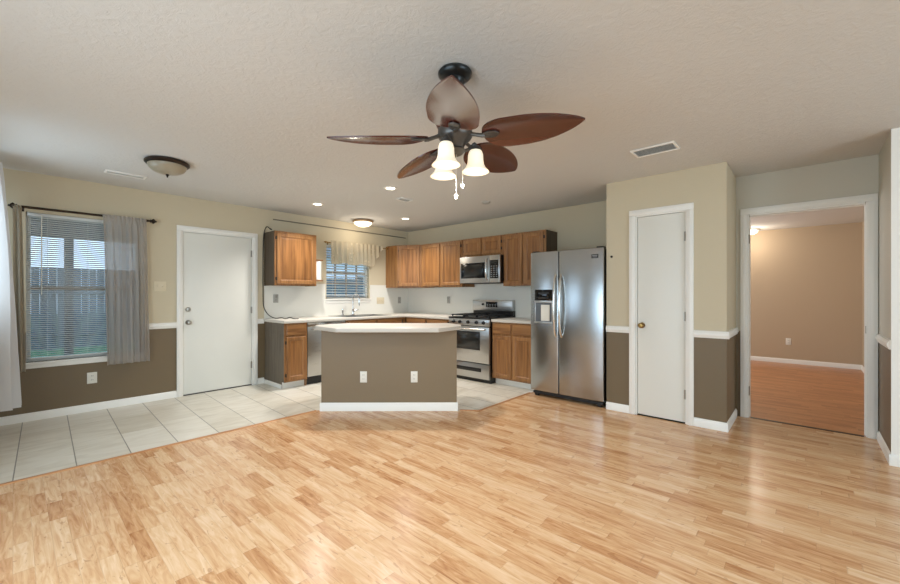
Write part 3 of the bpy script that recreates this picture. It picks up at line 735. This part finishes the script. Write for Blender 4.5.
# ------------------------------------------------------------------ range
RX0, RW = -4.005, 0.760
r = thing('range', 'stainless gas range with black cooktop between base cabinets', 'range', (RX0, YB-0.012, 0)); d = 0.640
m = MB(); m.box(0.004, -d+0.02, 0.03, RW-0.004, 0, 0.895); m.build('body', 'black', r, smooth=False)
m = MB(); m.box(0.0, -d-0.015, 0.893, RW, -0.06, 0.915, bev=0.006); m.build('cooktop', 'black', r)
for cx in (0.19, RW-0.19):
    for cy in (-0.20, -0.48):
        m = MB(); m.cyl((cx, cy, 0.915), (cx, cy, 0.924), 0.048, 0.042, 24); m.cyl((cx, cy, 0.924), (cx, cy, 0.931), 0.032, n=24); m.build('burner', 'iron', r)
for gx0, gx1 in ((0.03, 0.255), (0.265, 0.495), (0.505, 0.73)):
    m = MB(); z = 0.945; t = 0.006
    for yy in (-0.615, -0.345, -0.09): m.box(gx0, yy-t, z-0.008, gx1, yy+t, z+0.005)
    for xx in (gx0+t, (gx0+gx1)/2, gx1-t): m.box(xx-t, -0.615, z-0.008, xx+t, -0.09, z+0.005)
    for xx in (gx0+t, gx1-t):
        for yy in (-0.60, -0.105): m.box(xx-t, yy-t, 0.914, xx+t, yy+t, z)
    m.build('grate', 'iron', r)
m = MB(); m.prism([(0, 0), (RW, 0), (RW, 0.001), (0, 0.001)], 0, 0.001)
m = MB(); m.extrude_profile([(0, 0.80), (0.030, 0.80), (0.012, 0.892), (0, 0.892)], (RW, -d+0.02), (0, -d+0.02)) if False else m.box(0.0, -d-0.012, 0.795, RW, -d+0.019, 0.892, bev=0.008)
m.build('control_panel', 'steel', r)
for kx in (0.10, 0.225, 0.38, 0.535, 0.66):
    m = MB(); m.lathe([(0.026, 0), (0.026, 0.004), (0.020, 0.007), (0.018, 0.028), (0.014, 0.032), (0, 0.032)], (kx, -d-0.012, 0.846), 20, axis=(0, -1, 0)); m.box(kx-0.003, -d-0.050, 0.830, kx+0.003, -d-0.040, 0.862); m.build('knob', 'black', r)
m = MB(); m.box(0.003, -d-0.018, 0.275, RW-0.003, -d+0.019, 0.785, bev=0.006); od = m.build('oven_door', 'steel', r)
m = MB(); m.box(0.10, -d-0.0205, 0.455, RW-0.16, -d-0.0175, 0.715, bev=0.001); m.build('window_border', 'black', od)
m = MB(); m.box(0.135, -d-0.0225, 0.485, RW-0.195, -d-0.0200, 0.690, bev=0.001); m.build('window', 'oven_glass', od)
m = MB(); m.tube([(0.06, -d-0.015, 0.752), (0.065, -d-0.055, 0.752), (RW-0.065, -d-0.055, 0.752), (RW-0.06, -d-0.015, 0.752)], 0.012, 12); m.build('handle', 'steel_v', od)
m = MB(); m.box(0.003, -d-0.016, 0.055, RW-0.003, -d+0.019, 0.262, bev=0.006); dr = m.build('drawer', 'steel', r)
m = MB(); m.box(0.12, -d-0.020, 0.150, RW-0.14, -d-0.0155, 0.205, bev=0.002); m.build('handle_slot', 'black', dr)
m = MB(); m.box(0.01, -d+0.03, 0.0, RW-0.01, -0.03, 0.03); m.build('plinth', 'black', r, smooth=False)
m = MB(); m.box(0.0, -0.055, 0.90, RW, 0, 0.995); m.build('back_vent', 'black', r, smooth=False)
m = MB(); m.box(0.0, -0.080, 0.990, RW, -0.001, 1.158, bev=0.010); bgd = m.build('backguard', 'steel', r)
m = MB(); m.box(0.27, -0.083, 1.045, 0.49, -0.079, 1.130, bev=0.001); dp = m.build('display', 'black_glass', bgd)
for i in range(4):
    for j in range(2): m = MB(); m.box(0.29+0.05*i, -0.0845, 1.060+0.020*j, 0.315+0.05*i, -0.0828, 1.069+0.020*j); m.build('button', 'grey_plastic', dp)
m = MB(); m.cyl((0.215, -0.080, 1.09), (0.215, -0.098, 1.09), 0.020, 0.017, 20); m.build('timer_knob', 'black', bgd)

# ------------------------------------------------------------------ microwave
r = thing('microwave', 'stainless over the range microwave with black glass door', 'microwave', (-3.990, YB-0.010, 1.412)); w, h, d = 0.752, 0.405, 0.385
m = MB(); m.box(0.002, -d, 0.012, w-0.002, 0, h-0.002); m.build('housing', 'black', r, smooth=False)
m = MB(); m.box(0.05, -d+0.02, 0.0, w-0.05, -0.03, 0.012); m.build('bottom_grille', 'dark', r)
m = MB(); m.box(0, -d-0.030, 0.006, 0.565, -d, h-0.004, bev=0.006); dm = m.build('door', 'steel', r)
m = MB(); m.box(0.028, -d-0.0325, 0.075, 0.500, -d-0.0295, 0.305, bev=0.001); gm = m.build('window', 'black_glass', dm)
m = MB(); m.box(0.075, -d-0.0340, 0.105, 0.445, -d-0.0322, 0.275, bev=0.0005); m.build('mesh_screen', 'oven_glass', gm)
m = MB(); m.tube([(0.527, -d-0.028, 0.045), (0.527, -d-0.058, 0.075), (0.527, -d-0.068, 0.20), (0.527, -d-0.058, 0.325), (0.527, -d-0.028, 0.355)], 0.013, 12); m.build('handle', 'steel_v', dm)
m = MB(); m.box(0.569, -d-0.030, 0.006, w, -d, h-0.004, bev=0.006); cp = m.build('control_panel', 'steel', r)
m = MB(); m.box(0.580, -d-0.0325, 0.065, w-0.025, -d-0.0295, 0.330, bev=0.001); kp = m.build('keypad', 'black_glass', cp)
for i in range(3):
    for j in range(6): m = MB(); m.box(0.592+0.046*i, -d-0.0335, 0.085+0.030*j, 0.618+0.046*i, -d-0.0322, 0.096+0.030*j); m.build('key', 'grey_plastic', kp)
m = MB(); m.box(0.592, -d-0.0335, 0.275, 0.712, -d-0.0322, 0.312); m.build('clock', 'oven_glass', kp)

# ------------------------------------------------------------------ refrigerator
FW, FH = 0.895, 1.755
r = thing('refrigerator', 'tall stainless side by side refrigerator with ice dispenser', 'refrigerator', (-2.523, 4.275, 0))
m = MB(); m.box(0.008, 0.085, 0.055, FW-0.004, 0.735, FH-0.012, bev=0.004); m.build('cabinet', 'dark', r)
split = 0.372
m = MB(); m.box(0.0, 0.0, 0.075, split-0.004, 0.078, FH, bev=0.012, seg=3); fz = m.build('freezer_door', 'steel_fridge', r)
m = MB(); m.box(split+0.004, 0.0, 0.075, FW, 0.078, FH, bev=0.012, seg=3); fd = m.build('fridge_door', 'steel_fridge', r)
m = MB(); m.box(0.004, 0.070, 0.08, FW-0.002, 0.086, FH-0.01); m.build('gasket', 'black', r, smooth=False)
for dx, par, sgn in ((split-0.035, fz, -1), (split+0.035, fd, 1)):
    m = MB(); zz0, zz1 = 0.745, 1.475; pts = []
    for k in range(17):
        t = k/16; bow = math.sin(PI*t)**0.5
        pts.append((dx, 0.006-0.062*bow, zz0+(zz1-zz0)*t))
    m.tube(pts, 0.0135, 12); m.build('handle', 'steel_v', par)
m = MB(); m.box(0.062, -0.006, 1.168, 0.300, 0.004, 1.300, bev=0.003); dpn = m.build('dispenser_panel', 'black_glass', fz)
for i in range(5): m = MB(); m.box(0.085+0.038*i, -0.0072, 1.205, 0.103+0.038*i, -0.0055, 1.212); m.build('dispenser_button', 'dark', dpn)
m = MB(); m.box(0.11, -0.0072, 1.245, 0.25, -0.0055, 1.270); m.build('dispenser_display', 'dark', dpn)
m = MB(); m.box(0.062, -0.006, 0.905, 0.076, 0.004, 1.166, bev=0.002); m.box(0.286, -0.006, 0.905, 0.300, 0.004, 1.166, bev=0.002); m.box(0.076, -0.006, 1.142, 0.286, 0.004, 1.166, bev=0.002)
m.build('dispenser_frame', 'steel', fz)
m = MB(); m.box(0.076, -0.0035, 0.918, 0.286, 0.002, 1.142); m.build('dispenser_recess', 'recess_grey', fz)
m = MB(); m.box(0.150, -0.014, 0.925, 0.262, -0.003, 1.118, bev=0.004, mtx=Matrix.Translation((0.0, 0, 0)) @ Matrix.Rotation(0.0, 4, 'X')); m.build('dispenser_paddle', 'white_plastic', fz)
m = MB(); m.box(0.062, -0.026, 0.895, 0.300, 0.004, 0.916, bev=0.004); m.build('drip_tray', 'steel', fz)
m = MB(); m.box(FW-0.130, -0.0025, 1.640, FW-0.055, 0.001, 1.682, bev=0.001); bd = m.build('badge', 'dark', fd)
m = MB(); m.box(FW-0.122, -0.0035, 1.664, FW-0.063, -0.0023, 1.672); m.box(FW-0.116, -0.0035, 1.650, FW-0.069, -0.0023, 1.656); m.build('badge_lettering', 'grey_plastic', bd)
m = MB(); m.box(0.03, 0.055, 0.025, FW-0.03, 0.085, 0.075); m.build('base_grille', 'dark', r)
for fx in (0.06, FW-0.06):
    m = MB(); m.cyl((fx-0.02, 0.06, 0.025), (fx+0.02, 0.06, 0.025), 0.025, n=16); m.build('roller', 'dark', r)
    m = MB(); m.box(fx-0.045, 0.035, 0.03, fx+0.045, 0.075, 0.062, bev=0.008); m.build('foot_cover', 'dark', r)
for fx in (0.08, FW-0.08):
    m = MB(); m.cyl((fx, 0.66, 0), (fx, 0.66, 0.06), 0.02, n=12); m.build('foot', 'dark', r)
for fx in (0.05, FW-0.05):
    m = MB(); m.box(fx-0.035, 0.02, FH-0.005, fx+0.035, 0.12, FH+0.015, bev=0.006); m.build('hinge_cover', 'dark', r)

# ------------------------------------------------------------------ island
IA = math.radians(42.5)
r = thing('kitchen_island', 'taupe kitchen island with angled white top', 'island', (-3.306, 2.692, 0), IA)
m = MB(); m.prism([(-0.722, 0), (0.722, 0), (0.722, 0.12), (0.57, 0.40), (-0.50, 0.40), (-0.722, 0.12)], 0.0, 0.862); m.build('body', 'island_paint', r, smooth=False)
m = MB(); m.extrude_profile(BASE[:2]+[(0.013, 0.070), (0.008, 0.082), (0, 0.088)], (0.735, 0), (-0.735, 0)); m.extrude_profile(BASE, (0.722, 0.12), (0.722, 0.0)); m.extrude_profile(BASE, (-0.722, 0), (-0.722, 0.12)); m.build('base_moulding', 'trim', r)
m = MB(); m.prism([(-0.483, -0.30), (0.534, -0.30), (0.765, 0.03), (0.775, 0.19), (0.635, 0.455), (-0.555, 0.455), (-0.815, 0.19), (-0.805, 0.03)], 0.864, 0.904, bev=0.004); m.build('countertop', 'counter', r)

# ------------------------------------------------------------------ outlets and switches
def outlet(label, loc, rotz, w=0.072, h=0.115, mt='white_plastic', kind='outlet', group=None):
    """local plate on plane y=0, facing -y, centred"""
    r = thing('light_switch' if kind == 'switch' else 'wall_outlet', label, 'light switch' if kind == 'switch' else 'outlet', loc, rotz, group)
    m = MB(); m.box(-w/2, -0.006, -h/2, w/2, 0, h/2, bev=0.0025); m.build('plate', mt, r)
    if kind == 'outlet':
        for dz in (-0.021, 0.021):
            m = MB(); m.box(-0.016, -0.0085, dz-0.014, 0.016, -0.005, dz+0.014, bev=0.004); rc = m.build('receptacle', mt, r)
            m = MB(); m.box(-0.008, -0.0090, dz-0.004, -0.005, -0.0083, dz+0.006); m.box(0.005, -0.0090, dz-0.004, 0.008, -0.0083, dz+0.006); m.build('slots', 'dark', rc)
    elif kind == 'switch':
        for dx in ((-0.023, 0.023) if w > 0.1 else (0,)):
            m = MB(); m.box(dx-0.005, -0.016, -0.010, dx+0.005, -0.005, 0.012, bev=0.002); m.build('toggle', mt, r)
    return r
outlet('square white outlet low on the brown wall under the dining window', (XL, 0.567, 0.353), PI/2, 0.080, 0.118)
outlet('double light switch between dining window and outside door', (XL, 1.165, 1.337), PI/2, 0.116, 0.116, 'ivory', 'switch')
outlet('left white outlet on the island front', (-3.306+math.cos(IA)*-0.272, 2.692+math.sin(IA)*-0.272, 0.362), IA, 0.072, 0.118, group='outlets on the island front')
outlet('right white outlet on the island front', (-3.306+math.cos(IA)*0.268, 2.692+math.sin(IA)*0.268, 0.362), IA, 0.072, 0.118, group='outlets on the island front')
outlet('grey outlet on backsplash under the single door wall cabinet', (XL+0.008, 2.525, 1.185), PI/2, 0.075, 0.12, 'grey_plate')
outlet('wide ivory switch plate right of the faucet', (XL+0.008, 4.40, 1.135), PI/2, 0.165, 0.115, 'ivory', 'switch')
outlet('grey outlet under the diagonal corner cabinet', (XL+0.008, 4.84, 1.14), PI/2, 0.072, 0.118, 'grey_plate')
outlet('grey outlet under the two door cabinet beside the corner', (-4.60, YB-0.008, 1.15), 0, 0.072, 0.118, 'grey_plate')
outlet('white outlet on the wall of the room beyond the doorway', (-0.24, FY1, 0.395), 0, 0.075, 0.12)

# black cable over the wall cabinet
r = thing('cable', 'black cable hanging beside the wall cabinet onto the counter', 'cable', (XL+0.02, 2.34, 0.902))
ctrl = [(0.10, 0.055, 1.255), (0.05, 0.035, 1.285), (0.015, 0.02, 1.235), (0.010, 0.005, 1.10), (0.008, 0.000, 0.80), (0.008, 0.000, 0.45), (0.012, 0.002, 0.22), (0.03, 0.02, 0.12), (0.09, 0.05, 0.05), (0.16, 0.10, 0.012), (0.23, 0.16, 0.018), (0.28, 0.19, 0.006), (0.33, 0.23, 0.022), (0.36, 0.27, 0.007), (0.42, 0.31, 0.006)]
def spline(P, n=6):
    P = [Vector(p) for p in P]; out = []
    for i in range(len(P)-1):
        p0, p1, p2, p3 = P[max(i-1, 0)], P[i], P[i+1], P[min(i+2, len(P)-1)]
        for k in range(n):
            t = k/n; out.append(0.5*((2*p1)+(p2-p0)*t+(2*p0-5*p1+4*p2-p3)*t*t+(3*p1-p0-3*p2+p3)*t**3))
    out.append(P[-1]); return out
m = MB(); m.tube(spline(ctrl), 0.006, 8); m.build('wire', 'rubber', r)
m = MB(); m.cyl((0.10, 0.055, 1.255), (0.125, 0.068, 1.243), 0.009, n=12); m.build('plug', 'rubber', r)

# paper towel on the end of the wall cabinet
r = thing('paper_towel_holder', 'wooden paper towel holder with white roll on cabinet end', 'paper towel holder', (XL+0.235, 2.976, 1.44), PI/2)
m = MB(); m.box(0, -0.055, 0.02, 0.014, 0.055, 0.30, bev=0.003); m.build('back_plate', 'oak', r)
for z in (0.0, 0.305):
    m = MB(); m.box(0, -0.060, z, 0.135, 0.060, z+0.016, bev=0.004); m.build('arm', 'oak', r)
m = MB(); m.cyl((0.075, 0, 0.022), (0.075, 0, 0.300), 0.055, n=28); m.build('paper_roll', 'paper', r)

# nail / hook on pantry wall
r = tag(MB().lathe([(0.0, 0.012), (0.010, 0.012), (0.012, 0.006), (0.012, 0)], (0, 0, 0), 16, axis=(0, -1, 0)).build('wall_hook', 'rubber'), 'small black wall hook beside the refrigerator top', 'hook'); r.location = (-1.556, YP, 1.647)

# ------------------------------------------------------------------ ceiling fixtures
def flush(label, loc, R, drop, glass, finial, name='ceiling_light', pan='bronze'):
    r = thing(name, label, 'ceiling light', loc)
    m = MB(); m.lathe([(0, 0), (R*0.90, 0), (R*1.0, -0.012), (R*1.0, -0.026), (R*0.94, -0.036), (R*0.86, -0.040), (0, -0.040)], (0, 0, 0), 40); m.build('pan', pan, r)
    pr = [(R*0.87, -0.034)]
    for k in range(1, 9):
        a = k/8*PI/2; pr.append((R*0.87*math.cos(a)**0.9 if k < 8 else 0, -0.036-(drop-0.036)*math.sin(a)))
    m = MB(); m.lathe(pr, (0, 0, 0), 40); m.build('glass_bowl', glass, r)
    if finial:
        m = MB(); m.lathe([(0, 0.004), (0.012, 0.0), (0.014, -0.008), (0.006, -0.014), (0.008, -0.022), (0, -0.030)], (0, 0, -drop), 16); m.build('finial', 'bronze', r)
    return r
flush('unlit bronze rimmed dome ceiling light near the dining window', (-4.28, 0.935, H), 0.170, 0.118, 'alabaster', True)
flush('glowing dome ceiling light in front of the sink window', (-5.30, 3.78, H), 0.165, 0.105, 'dome_lit', False, pan='pan_tan')
point('bulb_sink_dome', (-5.30, 3.78, H-0.20), P_DOME, WARM, 0.08)
rl = None
for lab, x, y in (('round recessed ceiling light nearest the outside door', -4.80, 2.703), ('round recessed ceiling light nearest the ceiling fan', -3.475, 2.850), ('round recessed ceiling light nearest the corner cabinets', -4.685, 4.144)):
    if rl is None:
        rl = thing('recessed_light', lab, 'recessed light', (x, y, H), 0, 'recessed lights over the kitchen')
        m = MB(); m.lathe([(0.050, 0.0), (0.078, 0.0), (0.076, -0.005), (0.054, -0.008), (0.050, -0.004)], (0, 0, 0), 32); m.build('trim_ring', 'trim', rl)
        m = MB(); m.lathe([(0.0, -0.004), (0.052, -0.0035), (0.052, -0.0005), (0, -0.0005)], (0, 0, 0), 32); m.build('lens', 'lens', rl)
    else:
        c = copy_tree(rl); c.location = (x, y, H); c['label'] = lab
    d = bpy.data.lights.new('recessed_bulb', 'SPOT'); d.energy = P_SPOT*4; d.color = WARM2; d.spot_size = math.radians(130); d.spot_blend = 0.8; d.shadow_soft_size = 0.05
    o = bpy.data.objects.new('recessed_bulb', d); C.objects.link(o); o.location = (x, y, H-0.02)
flush('glowing ceiling light in the room beyond the doorway', (-0.78, 9.08, H), 0.150, 0.10, 'dome_lit', False, pan='trim')
point('bulb_adjoining', (-0.78, 8.95, H-0.22), P_FAR, WARM, 0.08)

def vent(label, loc, rotz, w, d, n, mt='trim', slot='gap'):
    r = thing('ceiling_vent', label, 'vent', loc, rotz)
    f = 0.018
    m = MB(); m.box(-w/2, -d/2, -0.012, w/2, -d/2+f, 0, bev=0.003); m.box(-w/2, d/2-f, -0.012, w/2, d/2, 0, bev=0.003); m.box(-w/2, -d/2+f, -0.012, -w/2+f, d/2-f, 0, bev=0.003); m.box(w/2-f, -d/2+f, -0.012, w/2, d/2-f, 0, bev=0.003)
    m.build('frame', mt, r)
    m = MB(); m.box(-w/2+f, -d/2+f, -0.002, w/2-f, d/2-f, -0.0005); m.build('duct_opening', slot, r)
    m = MB()
    for i in range(n):
        yy = -d/2+f+(d-2*f)*(i+0.5)/n
        m.box(-w/2+f, -0.008, -0.0006, w/2-f, 0.008, 0.0006, mtx=Matrix.Translation((0, yy, -0.007)) @ Matrix.Rotation(math.radians(40), 4, 'X'))
    m.build('louvers', mt, r, smooth=False)
    return r
vent('long narrow white vent in the ceiling above dining window', (-5.03, 0.755, H), PI/2, 0.32, 0.11, 4)
vent('wide white louvered vent in the ceiling near the pantry', (-0.930, 3.555, H), 0, 0.33, 0.20, 6)
vent('small white vent in the ceiling over the kitchen island', (-3.75, 3.30, H), PI/2, 0.20, 0.12, 4)
r = tag(MB().lathe([(0, -0.022), (0.04, -0.022), (0.055, -0.012), (0.058, 0), (0, 0)], (0, 0, 0), 24).build('smoke_detector', 'grey_plate'), 'small flat round ceiling sensor in front of the range', 'smoke detector'); r.location = (-3.08, 4.108, H)

# ------------------------------------------------------------------ ceiling fan
FC = Vector((-1.408, 1.600, 0)); ZB = 2.085
r = thing('ceiling_fan', 'five blade mahogany ceiling fan with three lit glass shades', 'ceiling fan', (FC.x, FC.y, H), YAW)
m = MB(); m.lathe([(0, 0), (0.085, 0), (0.092, -0.010), (0.090, -0.022), (0.078, -0.036), (0.055, -0.046), (0.052, -0.060), (0.044, -0.074), (0.030, -0.086), (0.018, -0.092), (0, -0.092)], (0, 0, 0), 40); m.build('canopy', 'fan_dark', r)
m = MB(); m.cyl((0, 0, -0.09), (0, 0, -0.16), 0.014, n=16); m.build('downrod', 'fan_dark', r)
m = MB(); m.lathe([(0, -0.140), (0.035, -0.142), (0.050, -0.155), (0.085, -0.172), (0.105, -0.205), (0.108, -0.270), (0.098, -0.300), (0.075, -0.322), (0.0, -0.325)], (0, 0, 0), 40); m.build('motor_housing', 'fan_brown', r)
zb = ZB-H
m = MB(); m.lathe([(0, zb-0.005+0.075), (0.072, zb+0.065), (0.092, zb+0.040), (0.094, zb+0.005), (0.085, zb-0.010), (0.060, zb-0.030), (0.045, zb-0.060), (0.0, zb-0.062)], (0, 0, 0), 36); m.build('switch_housing', 'fan_mid', r)
TILT = Matrix.Rotation(math.radians(-3.3), 4, 'Y')
def blade_mesh():
    """leaf blade along +x from 0.155 to 0.66"""
    b = bmesh.new(); nu, nv = 36, 10; th = 0.007
    x0, x1 = 0.150, 0.665
    def half(t):   # leaf outline
        a = min(1.0, t/0.26); a = math.sqrt(max(0, 1-(1-a)**2))
        c = 1.0 if t < 0.38 else max(0.0, 1-((t-0.38)/0.62)**2.0)
        return max(0.003, 0.122*a*c**0.80)
    top, bot = [], []
    for i in range(nu+1):
        t = i/nu; hw = half(t); x = x0+(x1-x0)*t; rt, rb = [], []
        for j in range(nv+1):
            s = -1+2*j/nv; y = s*hw; z = -0.012*(s*s)*hw/0.1
            rt.append(b.verts.new((x, y, z+th/2))); rb.append(b.verts.new((x, y, z-th/2)))
        top.append(rt); bot.append(rb)
    for i in range(nu):
        for j in range(nv):
            b.faces.new((top[i][j], top[i+1][j], top[i+1][j+1], top[i][j+1])); b.faces.new((bot[i][j], bot[i][j+1], bot[i+1][j+1], bot[i+1][j]))
        b.faces.new((top[i][0], bot[i][0], bot[i+1][0], top[i+1][0])); b.faces.new((top[i][nv], top[i+1][nv], bot[i+1][nv], bot[i][nv]))
    b.faces.new([top[0][j] for j in range(nv+1)]+[bot[0][j] for j in range(nv, -1, -1)])
    b.faces.new([top[nu][j] for j in range(nv, -1, -1)]+[bot[nu][j] for j in range(nv+1)])
    bmesh.ops.recalc_face_normals(b, faces=b.faces)
    m = MB(); m._merge(b, 0); return m
PITCH = math.radians(-12.5)
bl0 = ir0 = None
for k in range(5):
    a = math.radians(-20+72*k)
    mx = Matrix.Translation((0, 0, zb)) @ TILT @ Matrix.Rotation(a, 4, 'Z') @ Matrix.Rotation(math.radians(3.0), 4, 'Y') @ Matrix.Rotation(PITCH, 4, 'X')
    if bl0 is None:
        bl0 = blade_mesh().build('blade', 'blade', r); bl = bl0
        m = MB(); m.tube([(0.075, 0, 0.012), (0.11, 0, 0.002), (0.15, 0, -0.010), (0.17, 0, -0.011)], [0.013, 0.010, 0.011, 0.012], 10)
        m.prism([(0.15, -0.016), (0.19, -0.030), (0.225, -0.026), (0.245, 0.0), (0.225, 0.026), (0.19, 0.030), (0.15, 0.016)], -0.014, -0.006, bev=0.002)
        for sx, sy in ((0.19, -0.014), (0.19, 0.014), (0.225, 0)): m.cyl((sx, sy, -0.014), (sx, sy, -0.017), 0.005, n=10)
        ir0 = m.build('blade_iron', 'fan_mid', bl0)
    else:
        bl = bl0.copy(); C.objects.link(bl); bl.parent = r
        ir = ir0.copy(); C.objects.link(ir); ir.parent = bl
    bl.matrix_local = mx
# light kit: three bell shades
m = MB(); m.lathe([(0, zb-0.058), (0.050, zb-0.060), (0.056, zb-0.072), (0.040, zb-0.090), (0.018, zb-0.100), (0, zb-0.106)], (0, 0, 0), 32); m.build('light_hub', 'fan_mid', r)
sh0 = None
SZ = 2.022-H
for k in range(3):
    a = math.radians(5+120*k); cx, cy = 0.112*math.cos(a), 0.112*math.sin(a)
    m = MB(); m.tube(spline([(0.03*math.cos(a), 0.03*math.sin(a), zb-0.075), (0.075*math.cos(a), 0.075*math.sin(a), zb-0.060), (cx*0.95, cy*0.95, zb-0.030), (cx, cy, SZ+0.012)], 5), 0.009, 10)
    m.lathe([(0.0, 0.022), (0.020, 0.020), (0.030, 0.008), (0.032, -0.012), (0.028, -0.014)], (cx, cy, SZ), 24); m.build('lamp_arm', 'fan_mid', r)
    if sh0 is None:
        pr = [(0.028, 0.0), (0.036, -0.012), (0.041, -0.030), (0.042, -0.055), (0.045, -0.078), (0.054, -0.098), (0.070, -0.115), (0.074, -0.120)]
        full = pr+[(q-0.003, z+0.001) for q, z in reversed(pr)]
        m = MB(); m.lathe(full, (0, 0, 0), 32); sh0 = m.build('glass_shade', 'shade_lit', r); sh = sh0
        m = MB(); m.lathe([(0.0, -0.008), (0.014, -0.012), (0.018, -0.030), (0.030, -0.055), (0.032, -0.075), (0.022, -0.096), (0, -0.104)], (0, 0, 0), 20); bu0 = m.build('bulb', 'bulb', sh0)
    else:
        sh = sh0.copy(); C.objects.link(sh); sh.parent = r
        bu = bu0.copy(); C.objects.link(bu); bu.parent = sh
    sh.location = (cx, cy, SZ)
    w = Matrix.Translation((FC.x, FC.y, H)) @ Matrix.Rotation(YAW, 4, 'Z') @ Vector((cx, cy, SZ-0.145))
    d = bpy.data.lights.new('fan_bulb', 'SPOT'); d.energy = P_FAN*3; d.color = WARM2; d.spot_size = math.radians(150); d.spot_blend = 0.6; d.shadow_soft_size = 0.05
    o = bpy.data.objects.new('fan_bulb', d); C.objects.link(o); o.location = w
for px, py, ln in ((0.006, -0.020, 0.230), (0.040, 0.010, 0.165)):
    m = MB(); z0 = zb-0.085
    for i in range(int(ln/0.006)): m.sph((px, py, z0-i*0.006), 0.0022, n=6)
    m.sph((px, py, z0-ln-0.006), 0.010, (1, 1, 1.1), 14); m.cyl((px, py, z0-ln-0.022), (px, py, z0-ln-0.012), 0.006, n=10); m.build('pull_chain', 'white_plastic', r)

# ------------------------------------------------------------------ outside, seen through the two windows
m = MB(); m.box(-40, -30, -0.25, XL-T-0.01, 40, -0.15); struct(m.build('ground_lawn', 'grass'))
m = MB(); m.box(-8.6, -3.0, -0.15, XL-T-0.01, 2.9, -0.06); struct(m.build('ground_patio', 'patio'))
m = MB()
r = thing('patio_cover', 'dark patio roof on posts outside the dining window', 'patio cover', (-8.3, 0, -0.06))
m = MB(); m.box(-0.3, -3, 2.36, 2.50, 2.8, 2.46); m.build('roof_panel', 'post', r)
m = MB(); m.box(-0.08, -3, 2.16, 0.08, 2.8, 2.36); m.build('beam', 'post', r)
for py in (-2.5, 0.57, 2.5):
    m = MB(); m.box(-0.05, py-0.05, 0, 0.05, py+0.05, 2.16); m.build('post', 'post', r)
r = thing('fence', 'grey board fence behind the lawn outside', 'fence', (-14.0, 0, -0.15))
m = MB(); 
for i in range(130): m.box(0, -9+i*0.15, 0.03, 0.02, -9+i*0.15+0.142, 2.05+0.006*(i % 3))
m.build('boards', 'fence', r, smooth=False)
m = MB()
for z in (0.35, 1.4): m.box(0.02, -9, z, 0.06, 10.5, z+0.09)
m.build('rails', 'fence', r, smooth=False)
for i in range(9):
    m = MB(); m.box(0.02, -9+i*2.4-0.05, 0, 0.12, -9+i*2.4+0.05, 1.65); m.build('post', 'fence', r, smooth=False)
r = thing('house', 'pale neighbouring house beyond the sink window', 'house', (-17.5, 12.5, -0.15))
m = MB(); m.box(-3, -5, 0, 3, 5, 2.9); m.build('walls', 'siding', r, smooth=False)
b = bmesh.new(); vs = [b.verts.new(p) for p in ((-3.4, -5.4, 2.9), (3.4, -5.4, 2.9), (3.4, 5.4, 2.9), (-3.4, 5.4, 2.9), (0, -4, 5.0), (0, 4, 5.0))]
for f in ((3, 2, 1, 0), (0, 1, 4), (1, 2, 5, 4), (2, 3, 5), (3, 0, 4, 5)): b.faces.new([vs[i] for i in f])
m = MB(); m._merge(b); m.build('roof', 'roof', r, smooth=False)
m = MB(); m.box(2.98, -2.5, 1.0, 3.03, -1.2, 2.2); m.build('window', 'black_glass', r); m = MB(); m.box(2.98, 1.0, 1.0, 3.03, 2.3, 2.2); m.build('window', 'black_glass', r)
